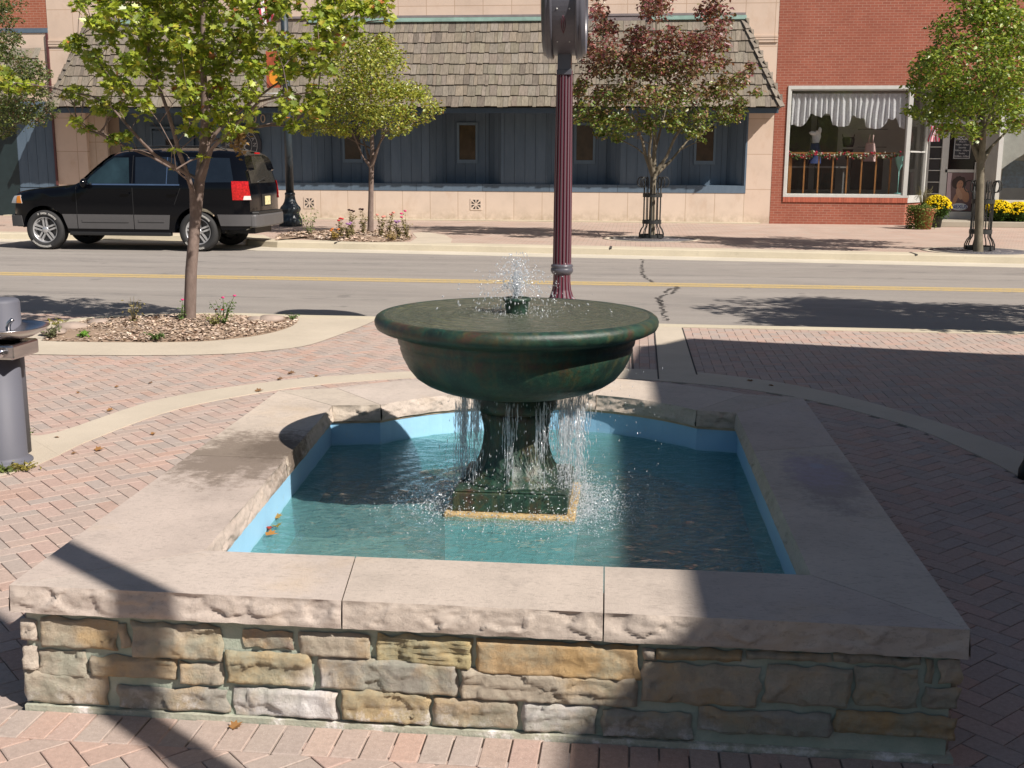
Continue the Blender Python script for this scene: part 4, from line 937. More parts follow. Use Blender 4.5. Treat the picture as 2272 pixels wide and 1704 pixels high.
# poster: an invented portrait in flat shapes
po = empty('door_poster', (8.97, DY, .85), 'colour poster of a woman with folded hands on the lower shop door', 'poster')
px0, px1, pz0, pz1 = 8.60, 9.30, .36, 1.41
def pm(n, c): return simple(n, c, .35, bump=0, var=.1, vs=12)
g = MB(); g.box((px0, DY + .008, pz0), (px1, DY + .02, pz1)); g.build('sheet', pm('poster_back', (.16, .10, .10)), po)
def blob(name, m, cx, cz, rx, rz, y, a=0, n=28, jag=0):
    mb = MB(); P = []
    for k in range(n):
        q = 2 * math.pi * k / n; j = 1 + random.uniform(-jag, jag); u, v = rx * math.cos(q) * j, rz * math.sin(q) * j
        P.append((cx + u * math.cos(a) - v * math.sin(a), cz + u * math.sin(a) + v * math.cos(a)))
    mb.xz(P, y, y + .0012); return mb.build(name, m, po)
sk = pm('poster_skin', (.46, .25, .15)); lt = pm('poster_light', (.62, .48, .50))
g = MB(); g.xz([(px0 + .005, pz0 + .005), (px0 + .16, pz0 + .005), (px0 + .10, pz1 - .3), (px0 + .12, pz1 - .005), (px0 + .005, pz1 - .005)], DY + .0065, DY + .0075); g.build('pale_side', lt, po)
blob('hair', pm('poster_hair', (.035, .018, .015)), 8.93, 1.13, .19, .20, DY + .005, jag=.12)
blob('face', sk, 8.95, 1.08, .085, .125, DY + .0035, R(-12)); blob('shoulder', sk, 9.10, .80, .11, .21, DY + .0035, R(20)); blob('hands', pm('poster_skin2', (.52, .31, .20)), 8.95, .83, .07, .17, DY + .002, R(25)); blob('forearm', sk, 8.86, .70, .055, .20, DY + .0035, R(-20)); blob('neck', sk, 8.98, .93, .06, .09, DY + .0038)
for ex in (8.925, 8.985): blob('eye', pm('poster_eye', (.03, .02, .02)), ex, 1.11, .012, .006, DY + .0015)
blob('mouth', pm('poster_mouth', (.45, .07, .07)), 8.965, 1.02, .026, .009, DY + .0015)
blob('oval_label', pm('poster_oval', (.70, .74, .74)), 8.98, .475, .23, .10, DY + .002)
text_mesh('lettering', 'NEXUS', .135, pm('poster_blue', (.05, .09, .30)), po, (8.98, DY - .001, .475), extrude=.0006, bold=True)
# step
mb = MB(); mb.box((7.95, 31.25, 0), (14.5, 33.0, .14)); st_ = mb.build('doorway_step', m_concrete('step_concrete', (.38, .34, .27), .5), bs, bevel=.01)
# painted script sign in the right window
ws = empty('window_banner', (11, WF, 2.6), 'white curved window banner with red script lettering beside the shop door', 'banner')
g = MB(); P = [(9.74, 1.50)] + [(9.74 + (12.4 - 9.74) * k / 14, 1.50 + 1.15 * math.sin(math.pi / 2 * k / 14) ** .9) for k in range(1, 15)] + [(12.4, 3.5), (9.74, 3.5)]
g.xz(P, WF + .10, WF + .105); g.build('cloth', simple('banner_cloth', (.42, .42, .40), .8), ws)
text_mesh('lettering', 'Uni', .52, simple('red_paint', (.42, .03, .06), .6, bump=0), ws, (10.62, WF + .092, 2.42), shear=.35, bold=True, rot=(R(90), R(-14), 0))
text_mesh('lettering', 'La', .40, bpy.data.materials['red_paint'], ws, (10.05, WF + .092, 2.78), shear=.35, bold=True, rot=(R(90), R(-14), 0))
mb = MB()
mb.box((10.1, 33.1, 1.0), (10.75, 33.15, 1.75)); mb.build('window_card', simple('blue_card', (.06, .12, .2), .5, var=.7, vs=9), bs)
# display goods ------------------------------------------------
t = NT('lace'); c = t.ramp(t.noise(22, 5, .7), [(.35, (.74, .74, .80)), (.6, (.93, .93, .97))]); d1 = t.nd('BsdfDiffuse', {'Color': c}); d2 = t.nd('BsdfTranslucent', {'Color': c}); mx = t.nd('MixShader', {0: .3, 1: d1.outputs[0], 2: d2.outputs[0]}); t.t.links.new(mx.outputs[0], t.out.inputs['Surface']); MLACE = t.m
def valance(x0, x1, ztop, drops, y, name, label):
    n = int((x1 - x0) / .012); m = 14; vs = []
    for i in range(n + 1):
        u = i / n; x = x0 + (x1 - x0) * u; uu = u * (len(drops) - 1); k = min(int(uu), len(drops) - 2); f = uu - k
        zb = drops[k] + (drops[k + 1] - drops[k]) * f + .018 * abs(math.sin(u * 60))
        for j in range(m + 1):
            v = j / m; z = ztop + (zb - ztop) * v
            yy = y + (.02 + .035 * v) * math.sin(x * 42 + 2.2 * noise.noise(Vector((x * 3, v * .6, 1)))) + .02 * noise.noise(Vector((x * 14, v, 3)))
            vs.append((x, yy, z))
    mb = MB(); mb.add(vs, [(i * (m + 1) + j, i * (m + 1) + j + 1, (i + 1) * (m + 1) + j + 1, (i + 1) * (m + 1) + j) for i in range(n) for j in range(m)], smooth=True)
    o = mb.build(name, MLACE); return tag(o, label, 'curtain')
D = []
def zz(py): return gy(1860, py, WF + .2).z
prof_ = [(1760, 278), (1775, 283), (1790, 272), (1796, 252), (1810, 258), (1822, 262), (1832, 252), (1840, 256), (1846, 278), (1862, 283), (1884, 280), (1888, 256), (1900, 262), (1910, 266), (1915, 258), (1920, 284), (1945, 288), (1962, 280), (1968, 264), (1978, 268), (1988, 260), (1993, 284), (2010, 288)]
xs = [gy(p[0], p[1], WF + .2) for p in prof_]
drops = []
for i in range(60):
    x = 4.13 + (7.15 - 4.13) * i / 59; k = 0
    while k < len(xs) - 2 and xs[k + 1].x < x: k += 1
    f = max(0, min(1, (x - xs[k].x) / max(1e-3, xs[k + 1].x - xs[k].x))); drops.append(xs[k].z + (xs[k + 1].z - xs[k].z) * f)
valance(4.13, 7.15, 3.50, drops, WF + .12, 'lace_valance', 'white lace valance with scalloped edge across the top of the shop window')
def garment(name, rows_, y, m, label, cat, seg=16, th=.09):
    mb = MB(); vs = []
    for (cx, z, hw) in rows_:
        for k in range(seg):
            a = 2 * math.pi * k / seg; rr = 1 + .07 * math.sin(a * 5 + z * 4)
            vs.append((cx + hw * rr * math.cos(a), y + min(th, hw) * rr * math.sin(a), z))
    n = len(rows_); mb.add(vs, [(i * seg + k, i * seg + (k + 1) % seg, (i + 1) * seg + (k + 1) % seg, (i + 1) * seg + k) for i in range(n - 1) for k in range(seg)] + [tuple(range(seg)), tuple(range(n * seg - 1, (n - 1) * seg - 1, -1))], smooth=True)
    return mb
MNAVY = simple('navy_cloth', (.02, .04, .14), .8); MBLK = simple('black_cloth', (.01, .01, .012), .7); MPINK = simple('pink_satin', (.55, .38, .36), .5); MWCL = simple('white_cloth', (.7, .7, .72), .8)
gx = lambda px: gy(px, 350, 32.7).x
gzv = lambda py: gy(1860, py, 32.7).z
e_ = empty('blue_gown', (gx(1806), 32.7, 1.7), 'navy blue gown with white bow top hanging left in shop window', 'dress')
garment('', [(gx(1808), gzv(363), .17), (gx(1808), gzv(340), .15), (gx(1806), gzv(318), .11)], 32.7, MNAVY, '', '').build('skirt', MNAVY, e_)
b_ = garment('', [(gx(1808), gzv(317), .09), (gx(1809), gzv(303), .12), (gx(1811), gzv(290), .06)], 32.7, MWCL, '', ''); b_.ball((gx(1800), 32.65, gzv(296)), .10, sc3=(1.1, .4, .6), jit=.15); b_.ball((gx(1815), 32.65, gzv(290)), .09, sc3=(.6, .4, 1.1), jit=.15); b_.build('bodice', MWCL, e_)
e_ = empty('black_lingerie', (gx(1880), 32.7, 2.3), 'black two piece lingerie set hanging centre of shop window', 'lingerie')
b_ = garment('', [(gx(1880), gzv(326), .13), (gx(1880), gzv(318), .16), (gx(1880), gzv(308), .17), (gx(1880), gzv(304), .12)], 32.7, MBLK, '', ''); b_.tube([(gx(1869), 32.7, gzv(308)), (gx(1866), 32.7, gzv(298))], .012); b_.tube([(gx(1891), 32.7, gzv(308)), (gx(1893), 32.7, gzv(298))], .012); b_.build('top', MBLK, e_)
garment('', [(gx(1880), gzv(354), .03), (gx(1880), gzv(345), .07), (gx(1880), gzv(331), .15)], 32.7, MBLK, '', '').build('briefs', MBLK, e_)
e_ = empty('pink_nightdress', (gx(1930), 32.7, 2.2), 'pale pink nightdress on thin straps hanging right in shop window', 'dress')
b_ = garment('', [(gx(1929), gzv(358), .19), (gx(1929), gzv(340), .16), (gx(1929), gzv(320), .12), (gx(1929), gzv(316), .10)], 32.7, MPINK, '', ''); b_.build('dress', MPINK, e_)
b_ = MB(); b_.tube([(gx(1925), 32.7, gzv(317)), (gx(1927), 32.7, gzv(298))], .016); b_.tube([(gx(1934), 32.7, gzv(317)), (gx(1935), 32.7, gzv(299))], .016); b_.build('strap', MPINK, e_)
MWOOD = simple('pine', (.38, .17, .055), .5, var=.25)
e_ = empty('wooden_railing', (5.6, 32.35, .83), 'low wooden railing standing along the bottom of the shop window', 'railing')
mb = MB(); mb.box((4.2, 32.33, 1.90), (7.0, 32.37, 1.95)); mb.build('top_rail', MWOOD, e_)
for k in range(8):
    mb = MB(); xx = 4.2 + k * .385; w_ = .045 if k == 0 else .02; mb.box((xx - w_, 32.335, .60), (xx + w_, 32.365, 1.90)); mb.build('baluster', MWOOD, e_)
mb = MB(); rr = random.Random(3)
for k in range(420):
    u = rr.random(); x = 4.12 + 3.0 * u; z = 1.93 - .10 * abs(math.sin(u * math.pi * 4.0)) + rr.gauss(0, .035)
    fl_ = rr.random(); s_ = rr.uniform(.012, .03)
    col = (.10, .15, .04) if fl_ < .5 else ((.45, .02, .05) if fl_ < .75 else (.65, .60, .50))
    if abs((u * 8) % 2 - 1) > .9: col = (.5, .02, .06)
    mb.ball((x, 32.27 + rr.uniform(-.03, .03), z), s_, col, 5, 4, jit=.2)
t = NT('garland'); tag(mb.build('flower_garland', t.fin(t.attr(), .7)), 'garland of red and cream flowers draped on the shop window railing', 'garland')
mb = MB(); xx = gx(1993); mb.tube([(xx, 32.5, .83), (xx, 32.5, 1.5)], .012); mb.lathe([(.10, .83), (.10, .85), (.01, .86)], (xx, 32.5), 14); mb.lathe([(.01, 1.45), (.09, 1.62), (.16, 1.86), (.15, 1.86), (.02, 1.5)], (xx, 32.5), 5, smooth=False)
tag(mb.build('teal_flower_stand', simple('teal_glass', (.25, .55, .52), .3)), 'pale teal flower shaped ornament on a thin stem in shop window corner', 'ornament')
# striped flags by the doorway
MRED = simple('flag_red', (.42, .03, .06), .7, bump=0); MFW = simple('flag_white', (.62, .60, .62), .7, bump=0)
def flag(name, org, w_, h_, lab, sway, par_off=0, n=9):
    e = empty(name, org, lab, 'flag'); o = Vector(org)
    for s_ in range(n):
        mb = MB(); vs = []
        for i in range(9):
            for j in range(2):
                u = (s_ + j) / n; v = i / 8
                vs.append((o.x + w_ * u + sway * v * .25 + .02 * math.sin(v * 5 + u * 3), o.y + .05 * math.sin(u * 9 + v * 3), o.z - h_ * v))
        mb.add(vs, [(i * 2, i * 2 + 1, (i + 1) * 2 + 1, (i + 1) * 2) for i in range(8)], smooth=True)
        b_ = mb.build('stripe', MRED if s_ % 2 == 0 else MFW, e)
    return e
p = gy(2065, 300, 32.4); flag('small_flag', (p.x, 32.4, p.z + .25), .26, .42, 'small striped flag hanging beside the shop doorway', -.2)
# ------------------------------------------------------------ trees
def m_leaf(name, tl=.35):
    t = NT(name); c = t.mix(1, t.attr(), t.ramp(t.noise(30, 3), [(.3, .85), (.7, 1.12)]), 'MULTIPLY')
    d = t.nd('BsdfDiffuse', {'Color': c}); s = t.nd('BsdfTranslucent', {'Color': t.mix(1, c, (1.15, 1.2, .6), 'MULTIPLY')}); g = t.nd('BsdfGlossy', {'Color': (.8, .8, .8), 'Roughness': .42})
    m1 = t.nd('MixShader', {0: tl, 1: d.outputs[0], 2: s.outputs[0]}); m2 = t.nd('MixShader', {0: .05, 1: m1.outputs[0], 2: g.outputs[0]})
    t.t.links.new(m2.outputs[0], t.out.inputs['Surface']); return t.m
MLEAF = m_leaf('leaf')
def m_bark(name, a, b):
    t = NT(name); c = t.ramp(t.noise(18, 7, .7, t.map((1, 1, .35))), [(.3, a), (.7, b)]); c = t.mix(t.ramp(t.noise(5, 5, .7), [(.55, 0), (.7, .5)]), c, [q * 1.5 for q in b])
    return t.fin(c, .85, t.bump(t.noise(50, 6, .7, t.map((1, 1, .4))), .5, .006), spec=.2)
MBARK = m_bark('smooth_bark', (.125, .092, .078), (.215, .165, .14)); MBARKR = m_bark('reddish_bark', (.10, .055, .04), (.2, .11, .08)); MBARKG = m_bark('grey_bark', (.10, .085, .06), (.2, .175, .13))
MAPLE = [(0, 0), (.30, -.10), (.26, .14), (.52, .30), (.30, .42), (.34, .70), (.13, .62), (0, 1.0)]
OVAL = [(0, 0), (.28, .30), (.24, .66), (0, 1.0)]
def leaf(mb, p, s, shape, rnd, col, droop=.95):
    az = rnd.uniform(0, 2 * math.pi); t_ = Vector((math.cos(az), math.sin(az), rnd.uniform(-1.3, .25) * droop)).normalized()
    up = Vector((rnd.gauss(0, .7), rnd.gauss(-.25, .7), 1)); sd = t_.cross(up).normalized(); nn = sd.cross(t_)
    f = rnd.uniform(.05, .35); vs = []; half = len(shape)
    vs = [p + t_ * (v * s) + sd * (u * s) + nn * (u * s * f) for u, v in shape]
    vs += [p + t_ * (v * s) - sd * (u * s) + nn * (u * s * f) for u, v in shape[1:-1]]
    n = half; f1 = tuple(range(n)); f2 = tuple([0] + [n - 1] + [n + i for i in range(n - 3, -1, -1)])
    mb.add(vs, [f1, f2], col)
def tree(name, label, base, trunk, limbs, blobs, Yc, cen, rad, depth, size, shape, pal, dens, mat_bark, seed, off=(0, 0, 0), group=None, inner=.5, minr=.0045, world=False):
    """trunk: [(px,py,r,dy)], limbs: list of such polylines, blobs: [(px,py,r_px)]"""
    rnd = random.Random(seed); root = empty(name, base, label, 'tree', group); off = Vector(off)
    P3 = (lambda a, b, y: gy(a, b, y)) if not world else (lambda a, b, y: Vector((a, y, b)))
    nodes = []; par = []; fixr = {}
    def poly(pts, attach=None):
        last = attach
        for q in pts:
            nodes.append(P3(q[0], q[1], Yc + q[3])); par.append(last); last = len(nodes) - 1; fixr[last] = q[2]
        return last
    poly(trunk)
    ntr = len(nodes)
    for L in limbs:
        s0 = P3(L[0][0], L[0][1], Yc + L[0][3]); k = min(range(len(nodes)), key=lambda i: (nodes[i] - s0).length); poly(L[1:] if (nodes[k] - s0).length < .3 else L, k)
    # subdivide so that twigs may start anywhere
    i = 0; sub = []
    for i in range(1, len(nodes)):
        if par[i] is None: continue
        a = nodes[par[i]]; b = nodes[i]; m = int((b - a).length / (.12 * depth)); prev = par[i]
        for k in range(1, m):
            f = k / m; nodes.append(a.lerp(b, f)); par.append(prev); ra = fixr.get(par[i], .01); fixr[len(nodes) - 1] = ra + (fixr[i] - ra) * f; prev = len(nodes) - 1
        par[i] = prev
    starts = [i for i in range(len(nodes)) if i >= 2]
    cl = []
    for (px, py, r) in blobs:
        ex = 1 - ((px - cen[0]) / rad[0]) ** 2 - ((py - cen[1]) / rad[1]) ** 2
        dm = depth * math.sqrt(max(.06, ex))
        for h in range(3):
            dy = (rnd.uniform(-1, -.25), rnd.uniform(.25, 1), rnd.uniform(-.4, .4))[h] * dm
            jx = rnd.gauss(0, r * .35) if h else 0; jy = rnd.gauss(0, r * .35) if h else 0
            c = P3(px + jx, py + jy, Yc + dy); rr = r * (c.y / FPX if not world else 1); cl.append((c, rr * (1 if h < 2 else .9)))
    root_p = nodes[min(2, len(nodes) - 1)]
    cl.sort(key=lambda q: (q[0] - root_p).length)
    for c, rr in cl:
        best = None; bs_ = 1e9
        for i in starts:
            d = c - nodes[i]; s_ = d.length + max(0, -d.z + .1) * 1.6
            if s_ < bs_: bs_ = s_; best = i
        a = nodes[best]; d = c - a; L = d.length; m = max(2, int(L / (.16 * depth))); prev = best
        for k in range(1, m + 1):
            f = k / m; q = a.lerp(c, f) + Vector((rnd.gauss(0, .035), rnd.gauss(0, .035), .10 * math.sin(f * math.pi))) * L * .5 * (1 if k < m else 0)
            nodes.append(q); par.append(prev); prev = len(nodes) - 1; starts.append(prev)
    n = len(nodes); w_ = [0.0] * n; ch = [[] for _ in range(n)]
    for i in range(n):
        if par[i] is not None: ch[par[i]].append(i)
    order = []; st = [0]
    while st:
        i = st.pop(); order.append(i); st += ch[i]
    rad_ = [minr] * n
    for i in reversed(order):
        if ch[i]: rad_[i] = max(minr, sum(rad_[c] ** 2.35 for c in ch[i]) ** (1 / 2.35))
        if i in fixr: rad_[i] = max(fixr[i], 0)
    tb = MB()
    for i in order[1:]:
        a, b = nodes[par[i]], nodes[i]; r1 = min(rad_[par[i]], rad_[i] * 1.5 if par[i] not in fixr or i not in fixr else 9); r2 = rad_[i]
        tb.tube([a + off, b + off], [r1, r2], 12 if r1 > .04 else (7 if r1 > .015 else 5), caps=False)
        if r2 > .012: tb.ball(b + off, r2 * .995, seg=8, rings=4)
    tb.build('trunk', mat_bark, root)
    lb_ = MB(); tot = 0
    for c, rr in cl:
        k = int(dens * (rr / size) ** 2 * rnd.uniform(.45, 1.5)); tone = rnd.uniform(.8, 1.2)
        for j in range(k):
            v = Vector((rnd.gauss(0, 1), rnd.gauss(0, 1), rnd.gauss(0, 1))); v = v.normalized() * rr * (rnd.random() ** .45)
            v.z *= .8; p = c + v + off; col = pal(rnd, p, c); col = [q * tone for q in col]
            leaf(lb_, p, size * rnd.uniform(.6, 1.15), shape, rnd, col); tot += 1
    lb_.build('crown', MLEAF, root); return root
def pal_near(r, p, c):
    q = r.random(); k = r.uniform(.75, 1.2)
    if q < .012: return (.42, .16, .05)
    if q < .10: return (.38 * k, .34 * k, .05 * k)
    if q < .6: return (.32 * k, .37 * k, .04 * k)
    return (.19 * k, .26 * k, .03 * k)
BN = [(180, 8, 22), (250, 20, 42), (215, 45, 26), (310, 45, 45), (380, 30, 50), (470, 40, 50), (540, 45, 42), (615, 20, 28), (705, 40, 38), (745, 20, 38), (800, 18, 34), (842, 14, 26), (860, 44, 16), (780, 60, 28), (728, 75, 34),
      (172, 95, 24), (205, 120, 28), (253, 92, 36), (325, 88, 44), (398, 88, 44), (470, 90, 44), (543, 92, 40), (608, 95, 36), (670, 105, 40), (742, 90, 34),
      (228, 150, 20), (288, 143, 36), (345, 140, 36), (415, 145, 40), (490, 150, 42), (560, 150, 36), (633, 160, 32), (705, 150, 36), (160, 105, 16), (146, 210, 16),
      (253, 188, 32), (290, 202, 24), (157, 204, 20), (188, 214, 24), (415, 200, 38), (490, 202, 42), (560, 196, 30), (640, 215, 28), (700, 205, 28), (350, 190, 20),
      (224, 235, 24), (262, 243, 22), (320, 226, 24), (434, 250, 32), (505, 252, 34), (555, 250, 22), (650, 248, 26), (700, 240, 30), (650, 275, 20), (620, 262, 16),
      (163, 268, 16), (190, 283, 16), (253, 308, 19), (288, 303, 17), (415, 290, 18), (463, 290, 20), (520, 285, 22), (556, 283, 16), (500, 300, 14), (390, 376, 5), (455, 345, 8), (280, 330, 8), (385, 330, 8),
      (20, 185, 22), (55, 193, 20), (0, 165, 24), (85, 190, 12), (-40, 180, 30),
      (330, -10, 50), (430, -20, 60), (520, -20, 55), (640, -20, 50), (740, -30, 50), (250, -30, 45), (430, -110, 70), (340, -110, 60), (540, -110, 60), (640, -110, 50), (450, -210, 70), (380, -200, 60), (530, -200, 50), (460, -300, 50)]
near = tree('maple_tree', 'young maple with large bright green leaves and smooth trunk in the near mulch bed', gz(420, 725), [(420, 730, .068, 0), (421, 700, .060, 0), (424, 600, .056, 0), (434, 480, .054, .02), (443, 400, .050, .03), (452, 330, .044, .05), (455, 250, .036, .05), (452, 160, .030, 0), (450, 60, .024, 0), (452, -60, .018, 0), (456, -200, .012, 0)],
     [[(437, 452, .03, .02), (426, 420, .026, -.05), (415, 385, .024, -.1), (398, 340, .021, -.2), (385, 290, .019, -.25), (370, 240, .017, -.3), (352, 190, .014, -.3), (335, 150, .013, -.3), (322, 60, .010, -.3), (310, 10, .008, -.3)],
      [(413, 385, .02, -.1), (380, 366, .018, -.25), (345, 345, .016, -.35), (315, 315, .014, -.5), (280, 275, .012, -.6), (245, 235, .009, -.6), (200, 212, .007, -.6), (150, 203, .006, -.55), (110, 195, .005, -.5), (60, 185, .004, -.5)],
      [(455, 345, .02, .05), (475, 300, .018, .1), (510, 262, .016, .15), (560, 225, .013, .2), (600, 195, .011, .25), (655, 160, .009, .3), (700, 130, .007, .3)],
      [(452, 380, .02, .05), (470, 330, .017, -.1), (520, 280, .015, -.3), (575, 225, .012, -.4), (630, 212, .009, -.4), (690, 205, .006, -.4)],
      [(455, 240, .018, .05), (490, 160, .014, .3), (540, 90, .011, .4), (600, 30, .009, .5), (650, -30, .007, .5)],
      [(452, 300, .018, .05), (430, 230, .015, .3), (395, 150, .012, .5), (340, 80, .010, .6), (270, 20, .008, .6)]],
     BN, 10.6, (440, 100), (420, 420), 1.15, .073, MAPLE, pal_near, 13.5, MBARK, 21, minr=.0028)
# withered bunch hanging in the near maple
dl = MB(); rr = random.Random(4)
for k in range(70):
    c = gy(530 + rr.gauss(0, 10), 312 + rr.gauss(0, 17), 10.5 + rr.gauss(0, .05)); q = rr.uniform(.7, 1.3); leaf(dl, c, .05, MAPLE, rr, (.30 * q, .19 * q, .08 * q), 1.2)
dl.tube([gy(530, 335, 10.5), gy(528, 300, 10.48), gy(510, 262, 10.7)], .005, 5, (.15, .1, .07)); dl.build('dead_leaf_cluster', MLEAF, near)
def pal_far(r, p, c):
    k = r.uniform(.7, 1.2); q = r.random()
    if q < .05: return (.36 * k, .22 * k, .06 * k)
    if q < .5: return (.37 * k, .37 * k, .06 * k)
    return (.23 * k, .28 * k, .045 * k)
BF = [(790, 130, 48), (745, 150, 36), (840, 130, 42), (800, 95, 36), (850, 95, 28), (875, 150, 34), (760, 195, 46), (810, 190, 48), (860, 200, 42), (905, 200, 30), (710, 215, 36), (930, 215, 26), (955, 235, 20), (975, 240, 12), (740, 245, 38), (790, 250, 42), (840, 250, 42), (890, 255, 34), (935, 262, 18), (700, 265, 26), (680, 290, 16), (720, 285, 24), (765, 290, 24), (820, 288, 24), (870, 292, 20), (900, 288, 14), (690, 240, 20), (740, 115, 20)]
tree('pear_tree', 'small yellow green street tree with upswept branches in the kerbside planting bed', gz(822, 520), [(822, 522, .085, 0), (822, 505, .07, 0), (823, 440, .058, 0), (824, 370, .055, 0), (826, 330, .045, 0), (824, 260, .035, 0), (822, 180, .022, 0), (820, 110, .012, 0)],
     [[(823, 372, .02, 0), (806, 350, .018, -.1), (785, 300, .015, -.3), (762, 270, .012, -.5)], [(824, 368, .02, 0), (812, 330, .02, .1), (795, 270, .015, .4), (780, 210, .01, .6)], [(824, 365, .02, 0), (835, 335, .02, 0), (855, 285, .016, .2), (875, 240, .01, .4)], [(824, 366, .02, 0), (842, 320, .02, -.2), (870, 270, .014, -.4), (905, 240, .01, -.5)], [(824, 350, .02, 0), (760, 300, .014, .5), (715, 282, .008, .6)]],
     BF, 25.3, (820, 210), (170, 160), 1.5, .085, OVAL, pal_far, 12, MBARK, 5)
zsplit = gy(1450, 190, 24.9).z
def pal_red(r, p, c):
    k = r.uniform(.65, 1.2); f = (p.z - zsplit) / 1.1 + r.gauss(0, .35) + .25 * noise.noise(p * 1.2)
    k *= .84
    if f > .3: return r.choice([(.32 * k, .10 * k, .09 * k), (.42 * k, .20 * k, .16 * k), (.18 * k, .10 * k, .06 * k), (.28 * k, .085 * k, .10 * k), (.20 * k, .17 * k, .08 * k)])
    if f > -.45: return r.choice([(.36 * k, .23 * k, .14 * k), (.2 * k, .23 * k, .045 * k), (.13 * k, .17 * k, .035 * k), (.28 * k, .17 * k, .1 * k)])
    return r.choice([(.18 * k, .26 * k, .04 * k), (.11 * k, .17 * k, .03 * k), (.28 * k, .28 * k, .06 * k)])
BR = [(1326, 25, 24), (1340, 60, 26), (1450, 20, 36), (1440, -20, 36), (1572, 25, 34), (1590, 65, 30), (1300, 88, 22), (1350, 105, 36), (1420, 85, 38), (1490, 85, 38), (1550, 95, 36), (1600, 100, 16), (1350, 150, 36), (1410, 150, 40), (1470, 150, 40), (1530, 145, 40), (1585, 140, 24),
      (1300, 120, 20), (1290, 190, 20), (1282, 200, 16), (1300, 235, 28), (1340, 210, 30), (1390, 210, 40), (1450, 215, 42), (1510, 210, 42), (1565, 205, 38), (1615, 200, 30), (1645, 170, 20), (1668, 150, 16), (1680, 205, 14), (1640, 230, 24),
      (1285, 260, 20), (1330, 265, 30), (1380, 270, 32), (1440, 270, 28), (1500, 268, 32), (1560, 262, 32), (1610, 258, 24), (1370, 300, 16), (1335, 295, 16), (1545, 295, 20), (1560, 310, 8), (1400, 120, 30), (1460, -70, 40), (1440, -130, 30), (1330, -20, 26), (1590, -20, 28), (1335, -60, 18), (1585, -60, 18)]
tree('pear_tree', 'street tree with purple red top and green lower leaves in an iron guard', gz(1445, 530), [(1446, 532, .085, 0), (1446, 500, .07, 0), (1448, 430, .064, 0), (1450, 390, .066, 0), (1452, 330, .04, 0), (1455, 240, .04, 0), (1458, 150, .03, 0), (1456, 40, .018, 0)],
     [[(1448, 395, .04, 0), (1432, 345, .035, 0), (1425, 310, .028, -.1), (1400, 260, .02, -.3), (1350, 200, .014, -.5)], [(1450, 388, .04, 0), (1452, 340, .03, .1), (1470, 270, .022, .3), (1490, 190, .015, .5)], [(1450, 395, .04, 0), (1478, 350, .032, 0), (1495, 310, .028, -.1), (1520, 270, .02, -.3), (1545, 215, .015, -.5)], [(1450, 398, .03, 0), (1490, 355, .024, .1), (1525, 312, .02, .3), (1560, 270, .014, .5)], [(1450, 388, .04, 0), (1440, 340, .03, -.2), (1445, 300, .024, -.4), (1440, 240, .018, -.6)]],
     BR, 24.95, (1460, 150), (225, 240), 1.7, .098, OVAL, pal_red, 15, MBARKG, 8)
def pal_g(r, p, c):
    k = r.uniform(.65, 1.2); q = r.random()
    if q < .04: return (.30 * k, .13 * k, .06 * k)
    if q < .35: return (.32 * k, .37 * k, .05 * k)
    return (.18 * k, .26 * k, .035 * k)
BG = [(2100, 55, 34), (2150, 30, 48), (2200, 20, 48), (2255, 40, 44), (2120, 110, 46), (2180, 95, 50), (2240, 100, 50), (2070, 130, 30), (2045, 155, 26), (2090, 165, 42), (2150, 165, 50), (2210, 170, 50), (2265, 165, 44), (2040, 195, 28), (2075, 210, 38), (2130, 225, 46), (2190, 230, 48), (2250, 230, 44), (2025, 245, 20), (2060, 255, 28), (2010, 245, 10), (2100, 275, 28), (2150, 280, 30), (2210, 280, 24), (2260, 270, 26), (2310, 150, 50), (2310, 230, 40), (2320, 70, 40), (2350, 180, 36), (2200, -50, 60), (2130, -30, 40), (2270, -50, 50), (2200, -130, 50), (2085, 295, 12), (2165, 305, 14)]
tree('pear_tree', 'round crowned green street tree in the iron guard before the brick shop', gz(2172, 557), [(2170, 560, .095, 0), (2171, 530, .078, 0), (2174, 440, .072, 0), (2176, 360, .07, 0), (2180, 300, .045, 0), (2185, 200, .04, 0), (2190, 80, .025, 0)],
     [[(2176, 350, .04, 0), (2155, 315, .032, 0), (2135, 280, .02, -.3), (2100, 220, .014, -.6)], [(2176, 345, .04, 0), (2200, 325, .025, .1), (2240, 285, .018, .3), (2270, 240, .012, .5)], [(2176, 350, .04, 0), (2185, 290, .032, -.2), (2215, 200, .02, -.5), (2240, 120, .012, -.6)], [(2176, 350, .03, 0), (2168, 280, .025, .3), (2150, 200, .015, .5)]],
     BG, 22.2, (2190, 150), (190, 240), 1.6, .09, OVAL, pal_g, 13, MBARKG, 9)
def pal_o(r, p, c):
    k = r.uniform(.6, 1.15); q = r.random()
    if q < .08: return (.26 * k, .15 * k, .09 * k)
    if q < .3: return (.17 * k, .19 * k, .05 * k)
    return (.085 * k, .12 * k, .03 * k)
BO = [(5, 20, 30), (25, 45, 16), (10, 75, 26), (35, 90, 18), (10, 120, 34), (50, 130, 26), (80, 140, 20), (20, 165, 36), (60, 170, 30), (95, 175, 16), (15, 215, 40), (60, 215, 34), (95, 205, 20), (115, 235, 10), (20, 255, 34), (60, 255, 28), (90, 262, 14), (20, 285, 18), (5, 300, 12), (-40, 40, 50), (-50, 110, 60), (-50, 180, 60), (-50, 240, 50), (-110, 100, 50), (-120, 180, 50), (-60, -30, 50), (110, 165, 8)]
